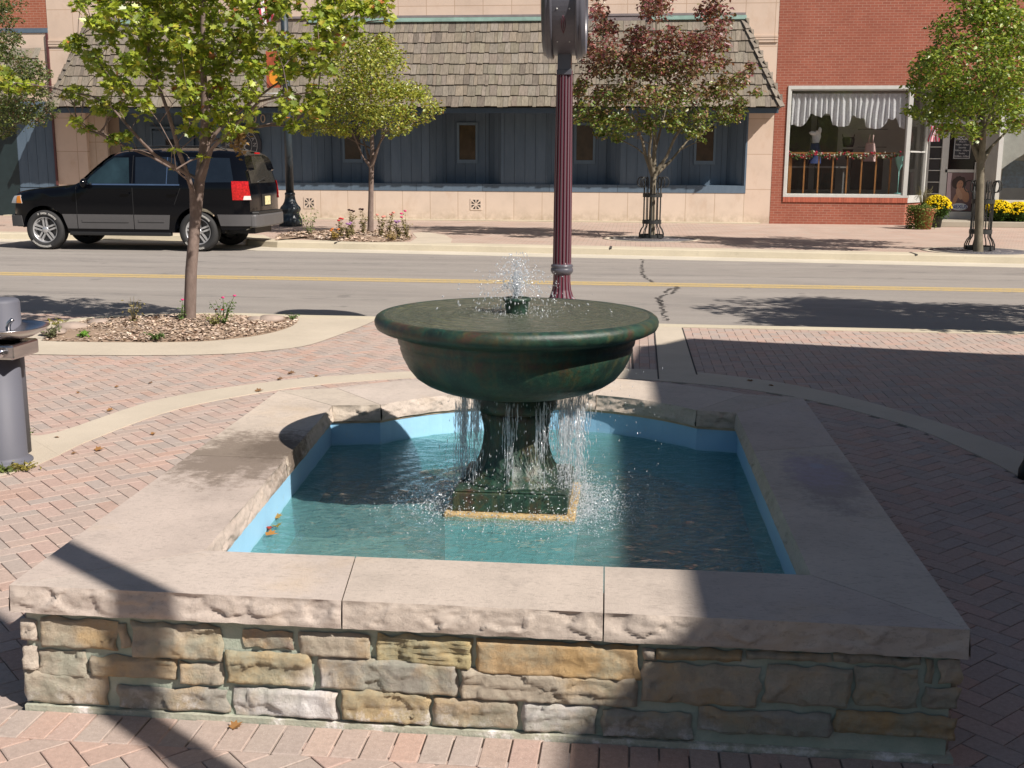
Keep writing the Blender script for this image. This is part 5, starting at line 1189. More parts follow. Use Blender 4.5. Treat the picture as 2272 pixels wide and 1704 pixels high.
tree('pear_tree', 'olive green street tree at the far left edge partly outside the photo', gz(-58, 538), [(-58, 540, .12, 0), (-58, 500, .10, 0), (-56, 400, .095, 0), (-54, 330, .08, 0), (-52, 250, .05, 0), (-50, 120, .03, 0)],
     [[(-55, 345, .04, 0), (-20, 290, .03, -.2), (20, 240, .018, -.5)], [(-55, 345, .04, 0), (-30, 270, .03, .2), (10, 170, .018, .5)], [(-55, 345, .04, 0), (-90, 270, .03, .2), (-110, 190, .018, .3)]],
     BO, 25.0, (-40, 140), (170, 190), 1.5, .075, OVAL, pal_o, 10, MBARKG, 10)
# tree outside the frame on the right : its crown shades the road
BX = [(random.Random(k).uniform(-2.0, 2.0), random.Random(k + 99).uniform(-1.1, 1.5), .5) for k in range(34)]
tree('maple_tree', 'maple standing beyond the right edge that shades the near lane', Vector((7.3, 11.0, 0)), [(7.3, 0, .08, 0), (7.3, 1.0, .07, 0), (7.25, 2.0, .06, 0), (7.2, 2.8, .045, 0), (7.2, 3.8, .03, 0)], [],
     [(6.95 + a * (1 - .25 * max(0, b)), 3.35 + b, r) for a, b, r in BX], 11.0, (7.2, 3.2), (2.6, 2.6), 1.5, .10, MAPLE, pal_near, 9, MBARK, 33, world=True)
# ------------------------------------------------------------ iron tree guards and grates
MIRON = simple('black_iron', (.022, .023, .022), .5, var=.3, spec=.4)
def guard(base, label):
    cx, cy = base.x, base.y; e = empty('tree_guard', (cx, cy, 0), label, 'tree guard', 'iron guards round street trees')
    n = 10
    for k in range(n):
        a = 2 * math.pi * (k + .35) / n; c_, s_ = math.cos(a), math.sin(a)
        mb = MB(); P = [(.27, .03), (.27, .12), (.235, .21), (.19, .27), (.185, .34), (.185, .9), (.19, 1.22)]
        for q in range(9):
            t_ = math.pi * q / 8 * 1.55; P.append((.19 + .085 * (1 - math.cos(t_)) * (1 if k % 2 == 0 else .5), 1.22 + .11 * math.sin(t_)))
        mb.tube([(cx + r * c_, cy + r * s_, z) for r, z in P], .0115, 6); mb.build('bar', MIRON, e)
    for r, z0, z1 in ((.255, .03, .10), (.195, .33, .41), (.197, .90, .98)):
        mb = MB(); S = 28
        for k in range(S):
            a, b = 2 * math.pi * k / S, 2 * math.pi * (k + 1) / S
            mb.prism([(cx + q * math.cos(t_), cy + q * math.sin(t_)) for q, t_ in ((r, a), (r + .012, a), (r + .012, b), (r, b))], z0, z1)
        mb.build('hoop', MIRON, e)
    return e
gp = [gz(1445, 530), gz(2172, 557)]
guard(gp[0], 'black iron tree guard around the trunk of the red topped tree'); guard(gp[1], 'black iron tree guard round the trunk in front of the brick shop')
MGR = simple('grate_iron', (.075, .075, .085), .6, var=.3, vs=12)
for i, b in enumerate(gp):
    e = empty('tree_grate', (b.x, b.y, 0), ('round dark iron tree grate under the red topped tree', 'round dark iron tree grate under the tree before the brick shop')[i], 'tree grate', 'round iron tree grates')
    mb = MB(); mb.lathe([(1.06, .002), (1.06, .007), (.92, .007), (.92, .002)], (b.x, b.y), 60); mb.build('concrete_collar', MCONC, e)
    mb = MB(); mb.lathe([(.92, .001), (.92, .009), (.16, .009)], (b.x, b.y), 60); mb.build('plate', MGR, e)
    mb = MB()
    for r in (.36, .58, .80):
        S = 60
        for k in range(S):
            a, q = 2 * math.pi * k / S, 2 * math.pi * (k + .62) / S
            mb.prism([(b.x + rr_ * math.cos(t_), b.y + rr_ * math.sin(t_)) for rr_, t_ in ((r, a), (r + .03, a), (r + .03, q), (r, q))], .0095, .0115)
    mb.build('slots', simple('grate_slots', (.33, .30, .27), .9) if i == 0 else bpy.data.materials['grate_slots'], e)
# ------------------------------------------------------------ street lamp posts
MLAMP = simple('blackish_green_paint', (.022, .034, .042), .38, var=.3, vs=8, spec=.6)
def lamp_post(base, label, banners=False, h=4.6):
    cx, cy = base.x, base.y; e = empty('street_lamp', (cx, cy, 0), label, 'street lamp')
    mb = MB(); oc = lambda a, z, r: 1 - .03 * abs(math.sin(a * 4))
    mb.lathe([(.30, .0), (.30, .17), (.28, .20), (.245, .26), (.225, .32), (.235, .36), (.265, .41), (.27, .45), (.25, .49), (.20, .54), (.155, .62), (.135, .70), (.125, .78), (.135, .80), (.135, .83), (.115, .85)], (cx, cy), 32, flute=oc); mb.build('base', MLAMP, e)
    mb = MB(); mb.lathe([(.105, .85), (.100, 2.4), (.092, h)], (cx, cy), 48, flute=lambda a, z, r: 1 - .08 * abs(math.cos(a * 8))); mb.build('shaft', MLAMP, e)
    mb = MB(); mb.lathe([(.11, h), (.12, h + .05), (.08, h + .12), (.1, h + .2), (.13, h + .22)], (cx, cy), 24); mb.build('capital', MLAMP, e)
    mb = MB(); mb.lathe([(.12, h + .22), (.21, h + .4), (.20, h + .62), (.12, h + .75), (.03, h + .8), (.0, h + .88)], (cx, cy), 24); mb.build('globe', simple('globe_glass', (.75, .75, .72), .25) if 'globe_glass' not in bpy.data.materials else bpy.data.materials['globe_glass'], e)
    if banners:
        mb = MB(); mb.tube([(cx - .7, cy, 3.28), (cx, cy, 3.28)], .02, 6); mb.tube([(cx - .7, cy, 4.42), (cx, cy, 4.42)], .02, 6); mb.box((cx - .12, cy - .13, 3.22), (cx + .12, cy + .13, 3.33)); mb.build('banner_arm', MFRAME, e)
    return e
lp = Vector((-8.74, 28.1, 0)); lamp_post(lp, 'dark street lamp post with fluted shaft behind the parked black car', True, 6.4)
bn = MB(); bn.box((lp.x - .50, lp.y - .01, 3.42), (lp.x - .13, lp.y + .002, 4.30)); be = empty('street_banner', (lp.x - .4, lp.y, 3.3), 'orange autumn banner hanging from the street lamp', 'banner')
bn.build('cloth', simple('banner_orange', (.34, .075, .03), .8, var=.5, vs=5), be)
bn = MB(); P = [(.13 * math.cos(2 * math.pi * k / 20), .17 * math.sin(2 * math.pi * k / 20)) for k in range(20)]
for dx, dz in ((-.30, 3.66),): bn.xz([(lp.x + dx + a, dz + b) for a, b in P], lp.y - .016, lp.y - .012)
bn.build('pumpkin_shapes', simple('pumpkin_orange', (.75, .28, .02), .8), be)
flag('flag', (lp.x - .75, lp.y - .1, 5.9), .5, .95, 'red and white striped flag above the street lamp banner', .1, n=7)
# clock post
MMAR = simple('maroon_paint', (.125, .022, .04), .35, var=.25, vs=10, spec=.6); MGREY = simple('charcoal_grey_paint', (.085, .085, .1), .33, var=.15, vs=7, spec=.6)
cx, cy = -.69, 10.7
ck = empty('post_clock', (cx, cy, 0), 'tall maroon fluted post clock with grey drum head behind the fountain', 'clock')
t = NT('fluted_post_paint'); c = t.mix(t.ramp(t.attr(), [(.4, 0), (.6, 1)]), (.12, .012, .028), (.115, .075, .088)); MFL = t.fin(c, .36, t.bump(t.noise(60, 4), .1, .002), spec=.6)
mb = MB(); S = 96; NF = 16
def ringpts(r, z, depth_):
    return [(cx + (r * (1 - depth_ * max(0, math.sin(NF * 2 * math.pi * k / S)) ** .7)) * math.cos(2 * math.pi * k / S), cy + (r * (1 - depth_ * max(0, math.sin(NF * 2 * math.pi * k / S)) ** .7)) * math.sin(2 * math.pi * k / S), z) for k in range(S)]
def fluted(levels):
    for (r0, z0, d0), (r1, z1, d1) in zip(levels, levels[1:]):
        A, B = ringpts(r0, z0, d0), ringpts(r1, z1, d1)
        for k in range(S):
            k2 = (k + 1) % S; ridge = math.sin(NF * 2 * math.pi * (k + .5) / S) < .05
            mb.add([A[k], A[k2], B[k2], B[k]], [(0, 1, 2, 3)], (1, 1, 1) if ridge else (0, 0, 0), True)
fluted([(.088, .66, .0), (.088, .68, .16), (.085, 1.3, .16), (.074, 2.40, .16), (.074, 2.44, .0)]); mb.build('shaft', MFL, ck)
mb = MB(); fluted([(.082, .565, .05), (.083, .50, .10), (.092, .42, .12), (.115, .35, .12), (.16, .305, .10), (.175, .30, .0)]); mb.build('flared_base', MFL, ck)
mb = MB(); mb.lathe([(.088, .665), (.102, .658), (.106, .645), (.098, .632), (.106, .622), (.108, .60), (.10, .583), (.084, .565)], (cx, cy), 48); mb.lathe([(.21, .0), (.21, .22), (.19, .26), (.178, .30)], (cx, cy), 48); mb.build('collar', MGREY, ck)
mb = MB(); mb.box((cx - .062, cy - .075, 2.44), (cx + .062, cy + .075, 2.62)); mb.box((cx - .072, cy - .09, 2.60), (cx + .072, cy + .09, 2.66)); mb.box((cx - .068, cy - .08, 2.40), (cx + .068, cy + .08, 2.445)); mb.build('bracket', MGREY, ck, bevel=.004)
# drum, axis along local X
hz = 3.03; rot = R(1)
def drum(name, prof, m, par, seg=72):
    vs = []; n = len(prof)
    for x, r in prof:
        for k in range(seg):
            a = 2 * math.pi * k / seg; lx, ly, lz = x, r * math.cos(a), r * math.sin(a)
            vs.append((cx + lx * math.cos(rot) - ly * math.sin(rot), cy + lx * math.sin(rot) + ly * math.cos(rot), hz + lz))
    fs = [(i * seg + k, i * seg + (k + 1) % seg, (i + 1) * seg + (k + 1) % seg, (i + 1) * seg + k) for i in range(n - 1) for k in range(seg)] + [tuple(range(seg - 1, -1, -1)), tuple((n - 1) * seg + k for k in range(seg))]
    mb = MB(); mb.add(vs, fs, smooth=True); o = mb.build(name, m, par); return o
dr_ = drum('drum', [(-.10, .40), (-.10, .455), (.10, .455), (.10, .40)], MGREY, ck)
for o in (dr_,):
    o.data.polygons.foreach_set('use_smooth', [False] * len(o.data.polygons))
for s_ in (-1, 1):
    bz = drum('bezel', [(s_ * x, r) for x, r in ((.10, .46), (.105, .488), (.125, .492), (.13, .478), (.145, .482), (.165, .478), (.17, .462), (.19, .455), (.195, .44), (.18, .43), (.12, .43))], MGREY, ck)
    fc = drum('clock_face', [(s_ * .12, .02), (s_ * .12, .43), (s_ * .128, .43), (s_ * .128, .02)], MWHITE, ck)
    for k in range(12):
        a = R(30 * k); lx = s_ * .131; mb = MB()
        for rr_ in (.37,):
            ly, lz = rr_ * math.cos(a), rr_ * math.sin(a); mb.ball((cx + lx * math.cos(rot) - ly * math.sin(rot), cy + lx * math.sin(rot) + ly * math.cos(rot), hz + lz), .016, seg=6, rings=4)
        mb.build('hour_mark', MSB, fc)
rv = MB()
for z_ in (-.36, -.10):
    for dx in (-.055, .055):
        yy = -math.sqrt(max(.455 ** 2 - z_ ** 2, 0)); rv.ball((cx + dx * math.cos(rot) - yy * math.sin(rot), cy + dx * math.sin(rot) + yy * math.cos(rot), hz + z_), .008, seg=6, rings=4)
rv.build('rivets', MFRAME, ck)
rv = MB()
for q in (-1, 0, 1):
    P = []
    for k in range(7):
        u = k / 6; z_ = -.30 + .15 * u; dx = q * .018 * math.sin(u * math.pi); yy = -math.sqrt(.458 ** 2 - z_ ** 2) - .002
        P.append((cx + dx * math.cos(rot) - yy * math.sin(rot), cy + dx * math.sin(rot) + yy * math.cos(rot), hz + z_))
    rv.tube(P, [.001, .002, .003, .0035, .003, .002, .001], 5)
rv.build('painted_scroll', MMAR, ck)
# plain pole behind the camera on the right whose shadow crosses the basin corner
pq = gz(345, 1325, .395); pb = Vector((pq.x + .909 * 3.3, pq.y - .568 * 3.3 - .12 * 3.695, 0)); e = empty('lamp_pole', pb, 'slender slightly leaning pole beyond the right edge casting a narrow shadow over the basin', 'pole')
mb = MB(); mb.tube([(pb.x, pb.y + .12 * z, z) for z in (0, .5, 3, 6.6)], [.09, .066, .062, .058], 20); mb.build('shaft', MLAMP, e)
mb = MB(); mb.lathe([(.08, 6.6), (.2, 6.8), (.2, 7.0), (.0, 7.3)], (pb.x, pb.y + .8), 20); mb.build('globe', MWHITE, e)
# dark bollard at the right edge
q = gz(2283, 1062); e = empty('dark_bollard', q, 'dark iron post cut off by the right edge of the photo beside the curved path', 'bollard')
mb = MB(); mb.lathe([(.055, 0), (.055, .05), (.035, .10), (.03, .2)], (q.x, q.y), 20); mb.build('foot', MIRON, e)
mb = MB(); mb.lathe([(.026, .2), (.026, .9), (.04, .92), (.04, .96), (.0, 1.0)], (q.x, q.y), 20); mb.build('post', MIRON, e)
# building behind and right of the viewer (throws the large shadow)
L_ = 6 / math.tan(EL); ox, oy = L_ * math.cos(AZ), -L_ * math.sin(AZ)
nb_ = [(x + ox, y + oy) for x, y in ((-.17, 2.6), (-.26, 6.5), (.05, 10.0), (.25, 10.12), (.52, 10.55), (3.1, 10.02), (9, 9.8))]
fp = [(nb_[0][0], -14)] + nb_[:1] + nb_[1:] + [(16, nb_[-1][1]), (16, -14)]
e = empty('corner_building', (8, 0, 0), 'brick building beyond the right edge whose shadow covers the right of the plaza', 'building')
mb = MB(); mb.prism(fp[::-1] if False else fp[::-1], 0, 6.0); o = mb.build('brick_wall', MBRK, e)
mb = MB()
for y_ in (-3.2, -.6, 2.0, 4.4): mb.box((nb_[0][0] - .03, y_ - .75, .8), (nb_[0][0] + .1, y_ + .75, 2.6))
mb.build('window', simple('dull_glass', (.03, .035, .04), .15, bump=0), e)
# ------------------------------------------------------------ drinking fountain
MDG = simple('slate_grey_enamel', (.10, .103, .125), .62, var=.06, vs=5, bump=.08, bs=300, spec=.5)
t = NT('stainless'); n_ = t.noise(3, 4, .5, t.map((1, 1, 12))); c = t.ramp(n_, [(.3, (.42, .41, .42)), (.7, (.58, .56, .55))]); MST = t.fin(c, .22, None, 1.0)
dx, dy = -3.362, 5.56
e = empty('drinking_fountain', (dx, dy, 0), 'grey pillar drinking fountain with stainless basin at the left edge', 'drinking fountain')
mb = MB(); mb.lathe([(.142, .0), (.142, .012), (.136, .018), (.122, .026), (.116, .04), (.114, .60)], (dx, dy), 48); mb.build('pillar', MDG, e)
mb = MB(); mb.box((dx - .19, dy - .145, .585), (dx + .178, dy + .12, .665)); mb.build('valve_box', MST, e, bevel=.012)
mb = MB(); mb.lathe([(.06, .665), (.10, .668), (.17, .69), (.232, .722), (.246, .738), (.25, .742), (.243, .744), (.22, .728), (.15, .702), (.05, .692), (.0, .69)], (dx + .03, dy), 56); mb.build('basin', MST, e)
bx, by = dx + .10, dy - .03
mb = MB(); mb.lathe([(.022, .69), (.022, .705), (.012, .712)], (bx, by), 16); mb.tube([(bx, by, .70), (bx - .004, by, .74), (bx + .004, by, .765), (bx + .022, by, .782), (bx + .028, by, .775)], [.013, .013, .012, .010, .008], 10); mb.build('bubbler', MST, e)
mb = MB(); sx = dx + .115; mb.tube([(sx, dy - .145, .625), (sx, dy - .158, .625)], .020, 16); mb.tube([(sx, dy - .158, .625), (sx, dy - .172, .625)], .026, 16); mb.tube([(sx, dy - .172, .625), (sx, dy - .180, .625)], .014, 12); mb.build('push_button', simple('chrome', (.7, .7, .72), .08, metal=1, bump=0), e)
mb = MB(); mb.lathe([(.100, 0), (.100, .845), (.094, .858), (.08, .865), (.0, .868)], (dx - .068, dy + .19), 40); mb.build('rear_pillar', MDG, e)
# ------------------------------------------------------------ planting beds
def mulch(name, poly, z, n, seed, sz, hump=.04, m=None):
    r = random.Random(seed); mb = MB(); cxm = sum(p[0] for p in poly) / len(poly); cym = sum(p[1] for p in poly) / len(poly)
    L = len(poly); rings = 6; vs = [(cxm, cym, z + hump)]
    for k in range(1, rings + 1):
        f = k / rings
        for p in poly:
            x = cxm + (p[0] - cxm) * f; y = cym + (p[1] - cym) * f
            vs.append((x, y, z + hump * (1 - f ** 2) + (.012 * noise.noise(Vector((x * 5, y * 5, 1))) if k < rings else 0)))
    fs = [(0, 1 + i, 1 + (i + 1) % L) for i in range(L)] + [(1 + (k - 1) * L + i, 1 + k * L + i, 1 + k * L + (i + 1) % L, 1 + (k - 1) * L + (i + 1) % L) for k in range(1, rings) for i in range(L)]
    mb.add(vs, fs, (.30, .22, .16), True); xs = [p[0] for p in poly]; ys = [p[1] for p in poly]; c = 0
    while c < n:
        x = r.uniform(min(xs), max(xs)); y = r.uniform(min(ys), max(ys))
        if not inpoly(x, y, poly): continue
        c += 1; f = min(1, math.hypot((x - cxm) / ((max(xs) - min(xs)) / 2), (y - cym) / ((max(ys) - min(ys)) / 2)))
        s_ = sz * r.uniform(.4, 1.3); a = r.uniform(0, 6.3); u = Vector((math.cos(a), math.sin(a), r.uniform(-.35, .35))) * s_; v = Vector((-math.sin(a), math.cos(a), r.uniform(-.6, .6))) * s_ * r.uniform(.25, .6)
        o = Vector((x, y, z + hump * (1 - f * f) + r.uniform(.004, .016))); k = r.uniform(.55, 1.35); b = r.choice([(.50, .39, .30), (.42, .32, .23), (.56, .46, .37), (.32, .23, .17), (.46, .34, .27), (.38, .30, .23)])
        mb.add([o - u - v, o + u - v, o + u + v, o - u + v], [(0, 1, 2, 3)], [q * k for q in b])
    t = bpy.data.materials.get('mulch')
    if not t:
        q = NT('mulch'); t = q.fin(q.attr(), .95, spec=.1)
    return tag(mb.build(name, t), 'wood chip mulch ground cover' if False else None, kind='stuff')
mulch('mulch', bed, .006, 6500, 3, .017, .07)
fbp = [gz(px, py) for px, py in ((612, 534), (640, 528), (760, 536), (880, 537), (912, 530), (905, 520), (850, 512), (740, 511), (660, 514), (620, 522))]
fbed = spline([(p.x, p.y) for p in fbp] + [(fbp[0].x, fbp[0].y)], 3)[:-1]
mulch('mulch', fbed, .006, 5000, 4, .035, .06)
fw_ = [gz(px, py) for px, py in ((905, 540), (925, 528), (915, 517), (945, 515), (985, 521), (1003, 530), (1000, 540))]
g = MB(); g.prism([(p.x, p.y) for p in fw_], -.002, .005); g.build('far_path', MCONC, kind='structure')
# bed stones
MROCK = simple('pale_rock', (.30, .24, .20), .9, var=.3, vs=5, bump=.5, bs=25)
def rock(p, s_, lab, seed):
    r = random.Random(seed); mb = MB(); mb.ball((0, 0, 0), 1, seg=14, rings=9)
    mb.v = [(v[0] * s_[0] * (1 + .22 * noise.noise(Vector(v) * 1.6 + Vector((seed, 0, 0)))), v[1] * s_[1] * (1 + .25 * noise.noise(Vector(v) * 1.4 + Vector((0, seed, 0)))), v[2] * s_[2] * (1 + .25 * noise.noise(Vector(v) * 1.8 + Vector((0, 0, seed))))) for v in mb.v]
    o = mb.build('rock', MROCK, None, loc=(p.x, p.y, p.z + s_[2] * .3)); o.rotation_euler.z = r.uniform(0, 3)
    return tag(o, lab, 'rock', 'pale rocks edging the near mulch bed')
rock(gz(160, 728, .03), (.15, .11, .045), 'flat pinkish rock at the left tip of the near mulch bed, largest of the rocks', 1)
rock(gz(118, 738, .03), (.13, .10, .035), 'low pale slab rock nearest the drinking fountain', 2)
rock(gz(218, 719, .03), (.11, .08, .04), 'rock lying in tree shade at the back of the near mulch bed', 3)
rock(gz(600, 712, .03), (.14, .10, .05), 'rounded rock right of the maple trunk near the kerb', 4)
rock(gz(565, 713, .03), (.10, .08, .04), 'small rock between the maple trunk and the rounded rock', 5)
t = NT('plants'); c = t.attr(); d1 = t.nd('BsdfDiffuse', {'Color': c}); d2 = t.nd('BsdfTranslucent', {'Color': c}); mx = t.nd('MixShader', {0: .25, 1: d1.outputs[0], 2: d2.outputs[0]}); t.t.links.new(mx.outputs[0], t.out.inputs['Surface']); MPL = t.m
def plant(p, h, w_, ns, seed, lab, fcol=None, gcol=(.10, .13, .05), nf=3, fs=.02, group=None, leaves=60, ls=.03):
    r = random.Random(seed); e = empty('flower_plant', p, lab, 'plant', group); mb = MB(); tips = []
    for k in range(ns):
        a = r.uniform(0, 6.3); l = w_ * r.uniform(.3, 1); hh = h * r.uniform(.55, 1.05); tip = Vector((p.x + l * math.cos(a), p.y + l * math.sin(a), p.z + hh)); tips.append(tip)
        mb.tube([p, p.lerp(tip, .5) + Vector((0, 0, hh * .08)), tip], [.004, .003, .0015], 4, [q * .8 for q in gcol])
        for j in range(leaves // ns):
            q = p.lerp(tip, r.uniform(.15, .95)) + Vector((r.gauss(0, .02), r.gauss(0, .02), 0)); k_ = r.uniform(.7, 1.4); leaf(mb, q, ls * r.uniform(.5, 1.2), OVAL, r, [x * k_ for x in gcol])
    mb.build('stems', MPL, e)
    if fcol:
        tips.sort(key=lambda v: -v.z)
        for k in range(min(nf, len(tips))):
            f = MB(); f.ball(tips[k], fs, fcol, 8, 5, (1.1, 1.1, .6), .2); f.build('flower', MPL, e)
PK, RD, VI, SA = (.75, .08, .25), (.62, .05, .06), (.42, .22, .45), (.78, .30, .24)
dry = (.20, .17, .08); gr = (.10, .15, .05)
plant(gz(497, 722, .05), .30, .14, 9, 1, 'straggly plant with pink flowers just right of the near maple trunk', PK, gr, 2, .015, leaves=150)
plant(gz(475, 725, .05), .20, .12, 8, 2, 'low plant with red flowers between the maple trunk and the pink flowered plant', RD, (.2, .2, .07), 2, .013, leaves=90)
plant(gz(404, 716, .05), .24, .06, 5, 3, 'single stemmed pink flower just left of the near maple trunk', PK, gr, 1, .016, leaves=40)
plant(gz(296, 718, .05), .26, .10, 8, 4, 'dry seeded plant left of the near maple trunk', None, dry, leaves=70)
plant(gz(350, 752, .03), .07, .09, 12, 5, 'small green weed at the front edge of the near mulch bed', None, gr, leaves=80, ls=.035)
plant(gz(183, 746, .03), .07, .07, 9, 6, 'bright green sprout in the left of the near mulch bed', None, (.12, .24, .04), leaves=50, ls=.035)
plant(gz(115, 748, .02), .12, .11, 12, 7, 'greyish weed at the left tip of the near mulch bed', None, (.14, .15, .08), leaves=110)
plant(gz(130, 727, .02), .10, .12, 9, 8, 'yellowing weed behind the low slab rock', None, (.26, .24, .07), leaves=80)
plant(gz(650, 708, .02), .06, .08, 8, 9, 'tiny green weed at the right tip of the near mulch bed', None, gr, leaves=40)
plant(gz(55, 1040, .004), .035, .09, 14, 10, 'orange and green weed at the edge of the drinking fountain slab', None, (.22, .19, .05), leaves=120, ls=.022)
plant(gz(10, 1046, .004), .035, .07, 12, 11, 'green weed on the slab corner at the left edge of the photo', None, (.13, .16, .05), leaves=90, ls=.022)
plant(gz(62, 963, .004), .03, .04, 8, 12, 'tuft of weed behind the drinking fountain slab', None, (.12, .17, .05), leaves=40, ls=.02)
FP = [(687, 524, .75, .30, None, (.17, .20, .08), 'tall feathery dry plant next to the street lamp'), (755, 527, .40, .14, RD, dry, 'red flowered plant left of the small kerbside tree'), (742, 531, .22, .16, (.6, .2, .06), (.28, .2, .06), 'orange leaved low plant at the front of the far bed'),
      (772, 530, .34, .12, VI, dry, 'violet flowered plant left of the small kerbside tree'), (783, 526, .56, .10, (.05, .03, .03), dry, 'plant with dark seed heads nearest the left of the small tree'), (806, 522, .55, .10, (.05, .03, .03), dry, 'dark headed plant touching the small tree trunk'),
      (845, 526, .46, .14, SA, dry, 'salmon flowered plant just right of the small tree trunk'), (862, 525, .50, .14, SA, dry, 'tallest salmon flowered plant right of the small tree'), (885, 528, .36, .12, VI, dry, 'purple flowered plant in the right of the far bed'), (903, 530, .56, .14, PK, dry, 'forked pink flowered plant at the right end of the far bed'), (870, 532, .2, .2, None, (.3, .22, .1), 'dry low growth under the salmon flowers')]
for i, (px, py, h, w_, fc, gc, lab) in enumerate(FP): plant(gz(px, py, .03), h, w_, 9, 40 + i, lab, fc, gc, 3, .032, leaves=150, ls=.055)
# fallen leaves
def fleaf(px, py, s_, col, z=.004, cnt=[0], zz=0):
    r = random.Random(px); mb = MB(); p = gz(px, py, z + zz); a = r.uniform(0, 6.3)
    t_ = Vector((math.cos(a), math.sin(a), .15)); sd = Vector((-math.sin(a), math.cos(a), .1))
    vs = [t_ * (v * s_) + sd * (u * s_) + Vector((0, 0, abs(u) * s_ * .5)) for u, v in MAPLE] + [t_ * (v * s_) - sd * (u * s_) + Vector((0, 0, abs(u) * s_ * .4)) for u, v in MAPLE[1:-1]]
    n = len(MAPLE); mb.add(vs, [tuple(range(n)), tuple([0] + [n - 1] + [n + i for i in range(n - 3, -1, -1)])], col)
    o = mb.build('fallen_leaf', MPL, None, loc=p)
    wet = zz > .1
    return tag(o, 'fallen leaf floating on the pool water near its front left corner' if wet else 'small dry brown leaf lying on the plaza paving', 'leaf', 'leaves floating in the pool' if wet else 'dry leaves on the paving')
for px, py, s_ in ((239, 912, .05), (337, 964, .035), (213, 1000, .055), (640, 829, .06), (568, 869, .06), (616, 842, .05), (255, 859, .035), (415, 751, .03), (173, 872, .03), (160, 1007, .03), (1668, 845, .05), (1715, 856, .04), (515, 1617, .04), (130, 971, .03), (330, 850, .04), (700, 836, .04), (1360, 1210, .0)):
    if s_: fleaf(px, py, s_, (.28, .15, .06) if px % 2 else (.22, .13, .07))
for px, py, c_ in ((583, 1172, (.4, .06, .05)), (590, 1188, (.42, .20, .06)), (575, 1168, (.2, .25, .08)), (612, 1166, (.35, .28, .08)), (606, 1170, (.4, .07, .05)), (572, 1155, (.4, .12, .12)), (613, 1150, (.4, .25, .08))): fleaf(px, py, .05, c_, WZ + .004, zz=.0001 + 0)
for o in bpy.data.objects:
    if o.name.startswith('fallen_leaf') and o.location.z > .15: o['label'] = 'fallen leaf floating on the pool water near its front left corner'; o['group'] = 'leaves floating in the pool'
# ------------------------------------------------------------ pots and mums by the shop door
MTER = simple('terracotta', (.42, .15, .07), .85, var=.2)
def mum(p, rx, rz, seed, lab, stem=True):
    r = random.Random(seed); e = empty('chrysanthemum', (p.x, p.y, p.z - rz), lab, 'flowers', 'yellow chrysanthemums by the shop door'); mb = MB(); fl_ = MB()
    mb.ball(p, 1, (.03, .05, .015), 14, 9, (rx * .82, rx * .82, rz * .82), .1)
    for k in range(900):
        v = Vector((r.gauss(0, 1), r.gauss(0, 1), r.gauss(0, 1))).normalized(); q = r.uniform(.8, 1.02); k_ = r.uniform(.7, 1.3)
        leaf(mb, p + Vector((v.x * rx * q, v.y * rx * q, v.z * rz * q)), .05, OVAL, r, (.06 * k_, .11 * k_, .025 * k_))
    for k in range(520):
        v = Vector((r.gauss(0, 1), r.gauss(0, 1), abs(r.gauss(.2, .9)))).normalized()
        if v.z < .0 or (v.z < .35 and r.random() < .6): continue
        k_ = r.uniform(.75, 1.1); fl_.ball(p + Vector((v.x * rx, v.y * rx, v.z * rz)) * 1.02 if False else p + Vector((v.x * rx * 1.02, v.y * rx * 1.02, v.z * rz * 1.02)), r.uniform(.02, .034), (.80 * k_, .60 * k_, .02), 6, 4, (1, 1, .7), .15)
    mb.build('foliage', MPL, e); fl_.build('blooms', MPL, e); return e
p = gy(2078, 462, 31.0); mum(p, .36, .33, 1, 'yellow chrysanthemum clump behind the terracotta pot left of the shop door')
mb = MB(); mb.lathe([(.14, 0), (.18, .34), (.2, .36)], (p.x, p.y), 20); tag(mb.build('dark_planter', simple('dark_plastic', (.02, .025, .02), .6)), 'dark planter under the yellow chrysanthemum left of the shop door', 'planter')
for i, (px, lab) in enumerate(((2215, 'yellow chrysanthemum clump on the step right behind the iron tree guard'), (2258, 'yellow chrysanthemum clump on the step at the right edge of the photo'))):
    p = gy(px, 470 + 4 * i, 31.8); mum(p, .36, .30, 5 + i, lab)
    mb = MB(); mb.lathe([(.16, .14), (.22, .42), (.24, .44)], (p.x, p.y), 20); tag(mb.build('dark_planter', bpy.data.materials['dark_plastic']), ('dark planter on the step behind the iron tree guard', 'dark planter on the step at the right edge of the photo')[i], 'planter')
p = gz(2043, 508); e = empty('terracotta_planter', p, 'terracotta pot overgrown with trailing ivy left of the shop door', 'planter')
mb = MB(); mb.lathe([(.20, 0), (.25, .40), (.29, .42), (.30, .52), (.27, .53), (.25, .47), (.0, .46)], (p.x + .05, p.y), 28); mb.build('pot', MTER, e)
mb = MB(); r = random.Random(6)
for k in range(2600):
    a = r.uniform(0, 6.3); rr_ = r.uniform(.0, .36); z = .48 + r.uniform(0, .22) * (1 - rr_ / .4)
    if r.random() < .6: a = r.gauss(R(215), .85); rr_ = r.uniform(.26, .40); z = r.uniform(.02, .62)
    k_ = r.uniform(.6, 1.5); leaf(mb, Vector((p.x + .02 + rr_ * math.cos(a), p.y + rr_ * math.sin(a), z)), .045, OVAL, r, (.13 * k_, .17 * k_, .045 * k_))
for k in range(60):
    a = r.uniform(0, 6.3); mb.tube([(p.x, p.y, .5), (p.x + .1 * math.cos(a), p.y + .1 * math.sin(a), .85 + r.uniform(-.1, .15)), (p.x + .22 * math.cos(a), p.y + .22 * math.sin(a), .9 + r.uniform(-.2, .2))], .003, 3, (.25, .22, .1))
mb.build('ivy', MPL, e)
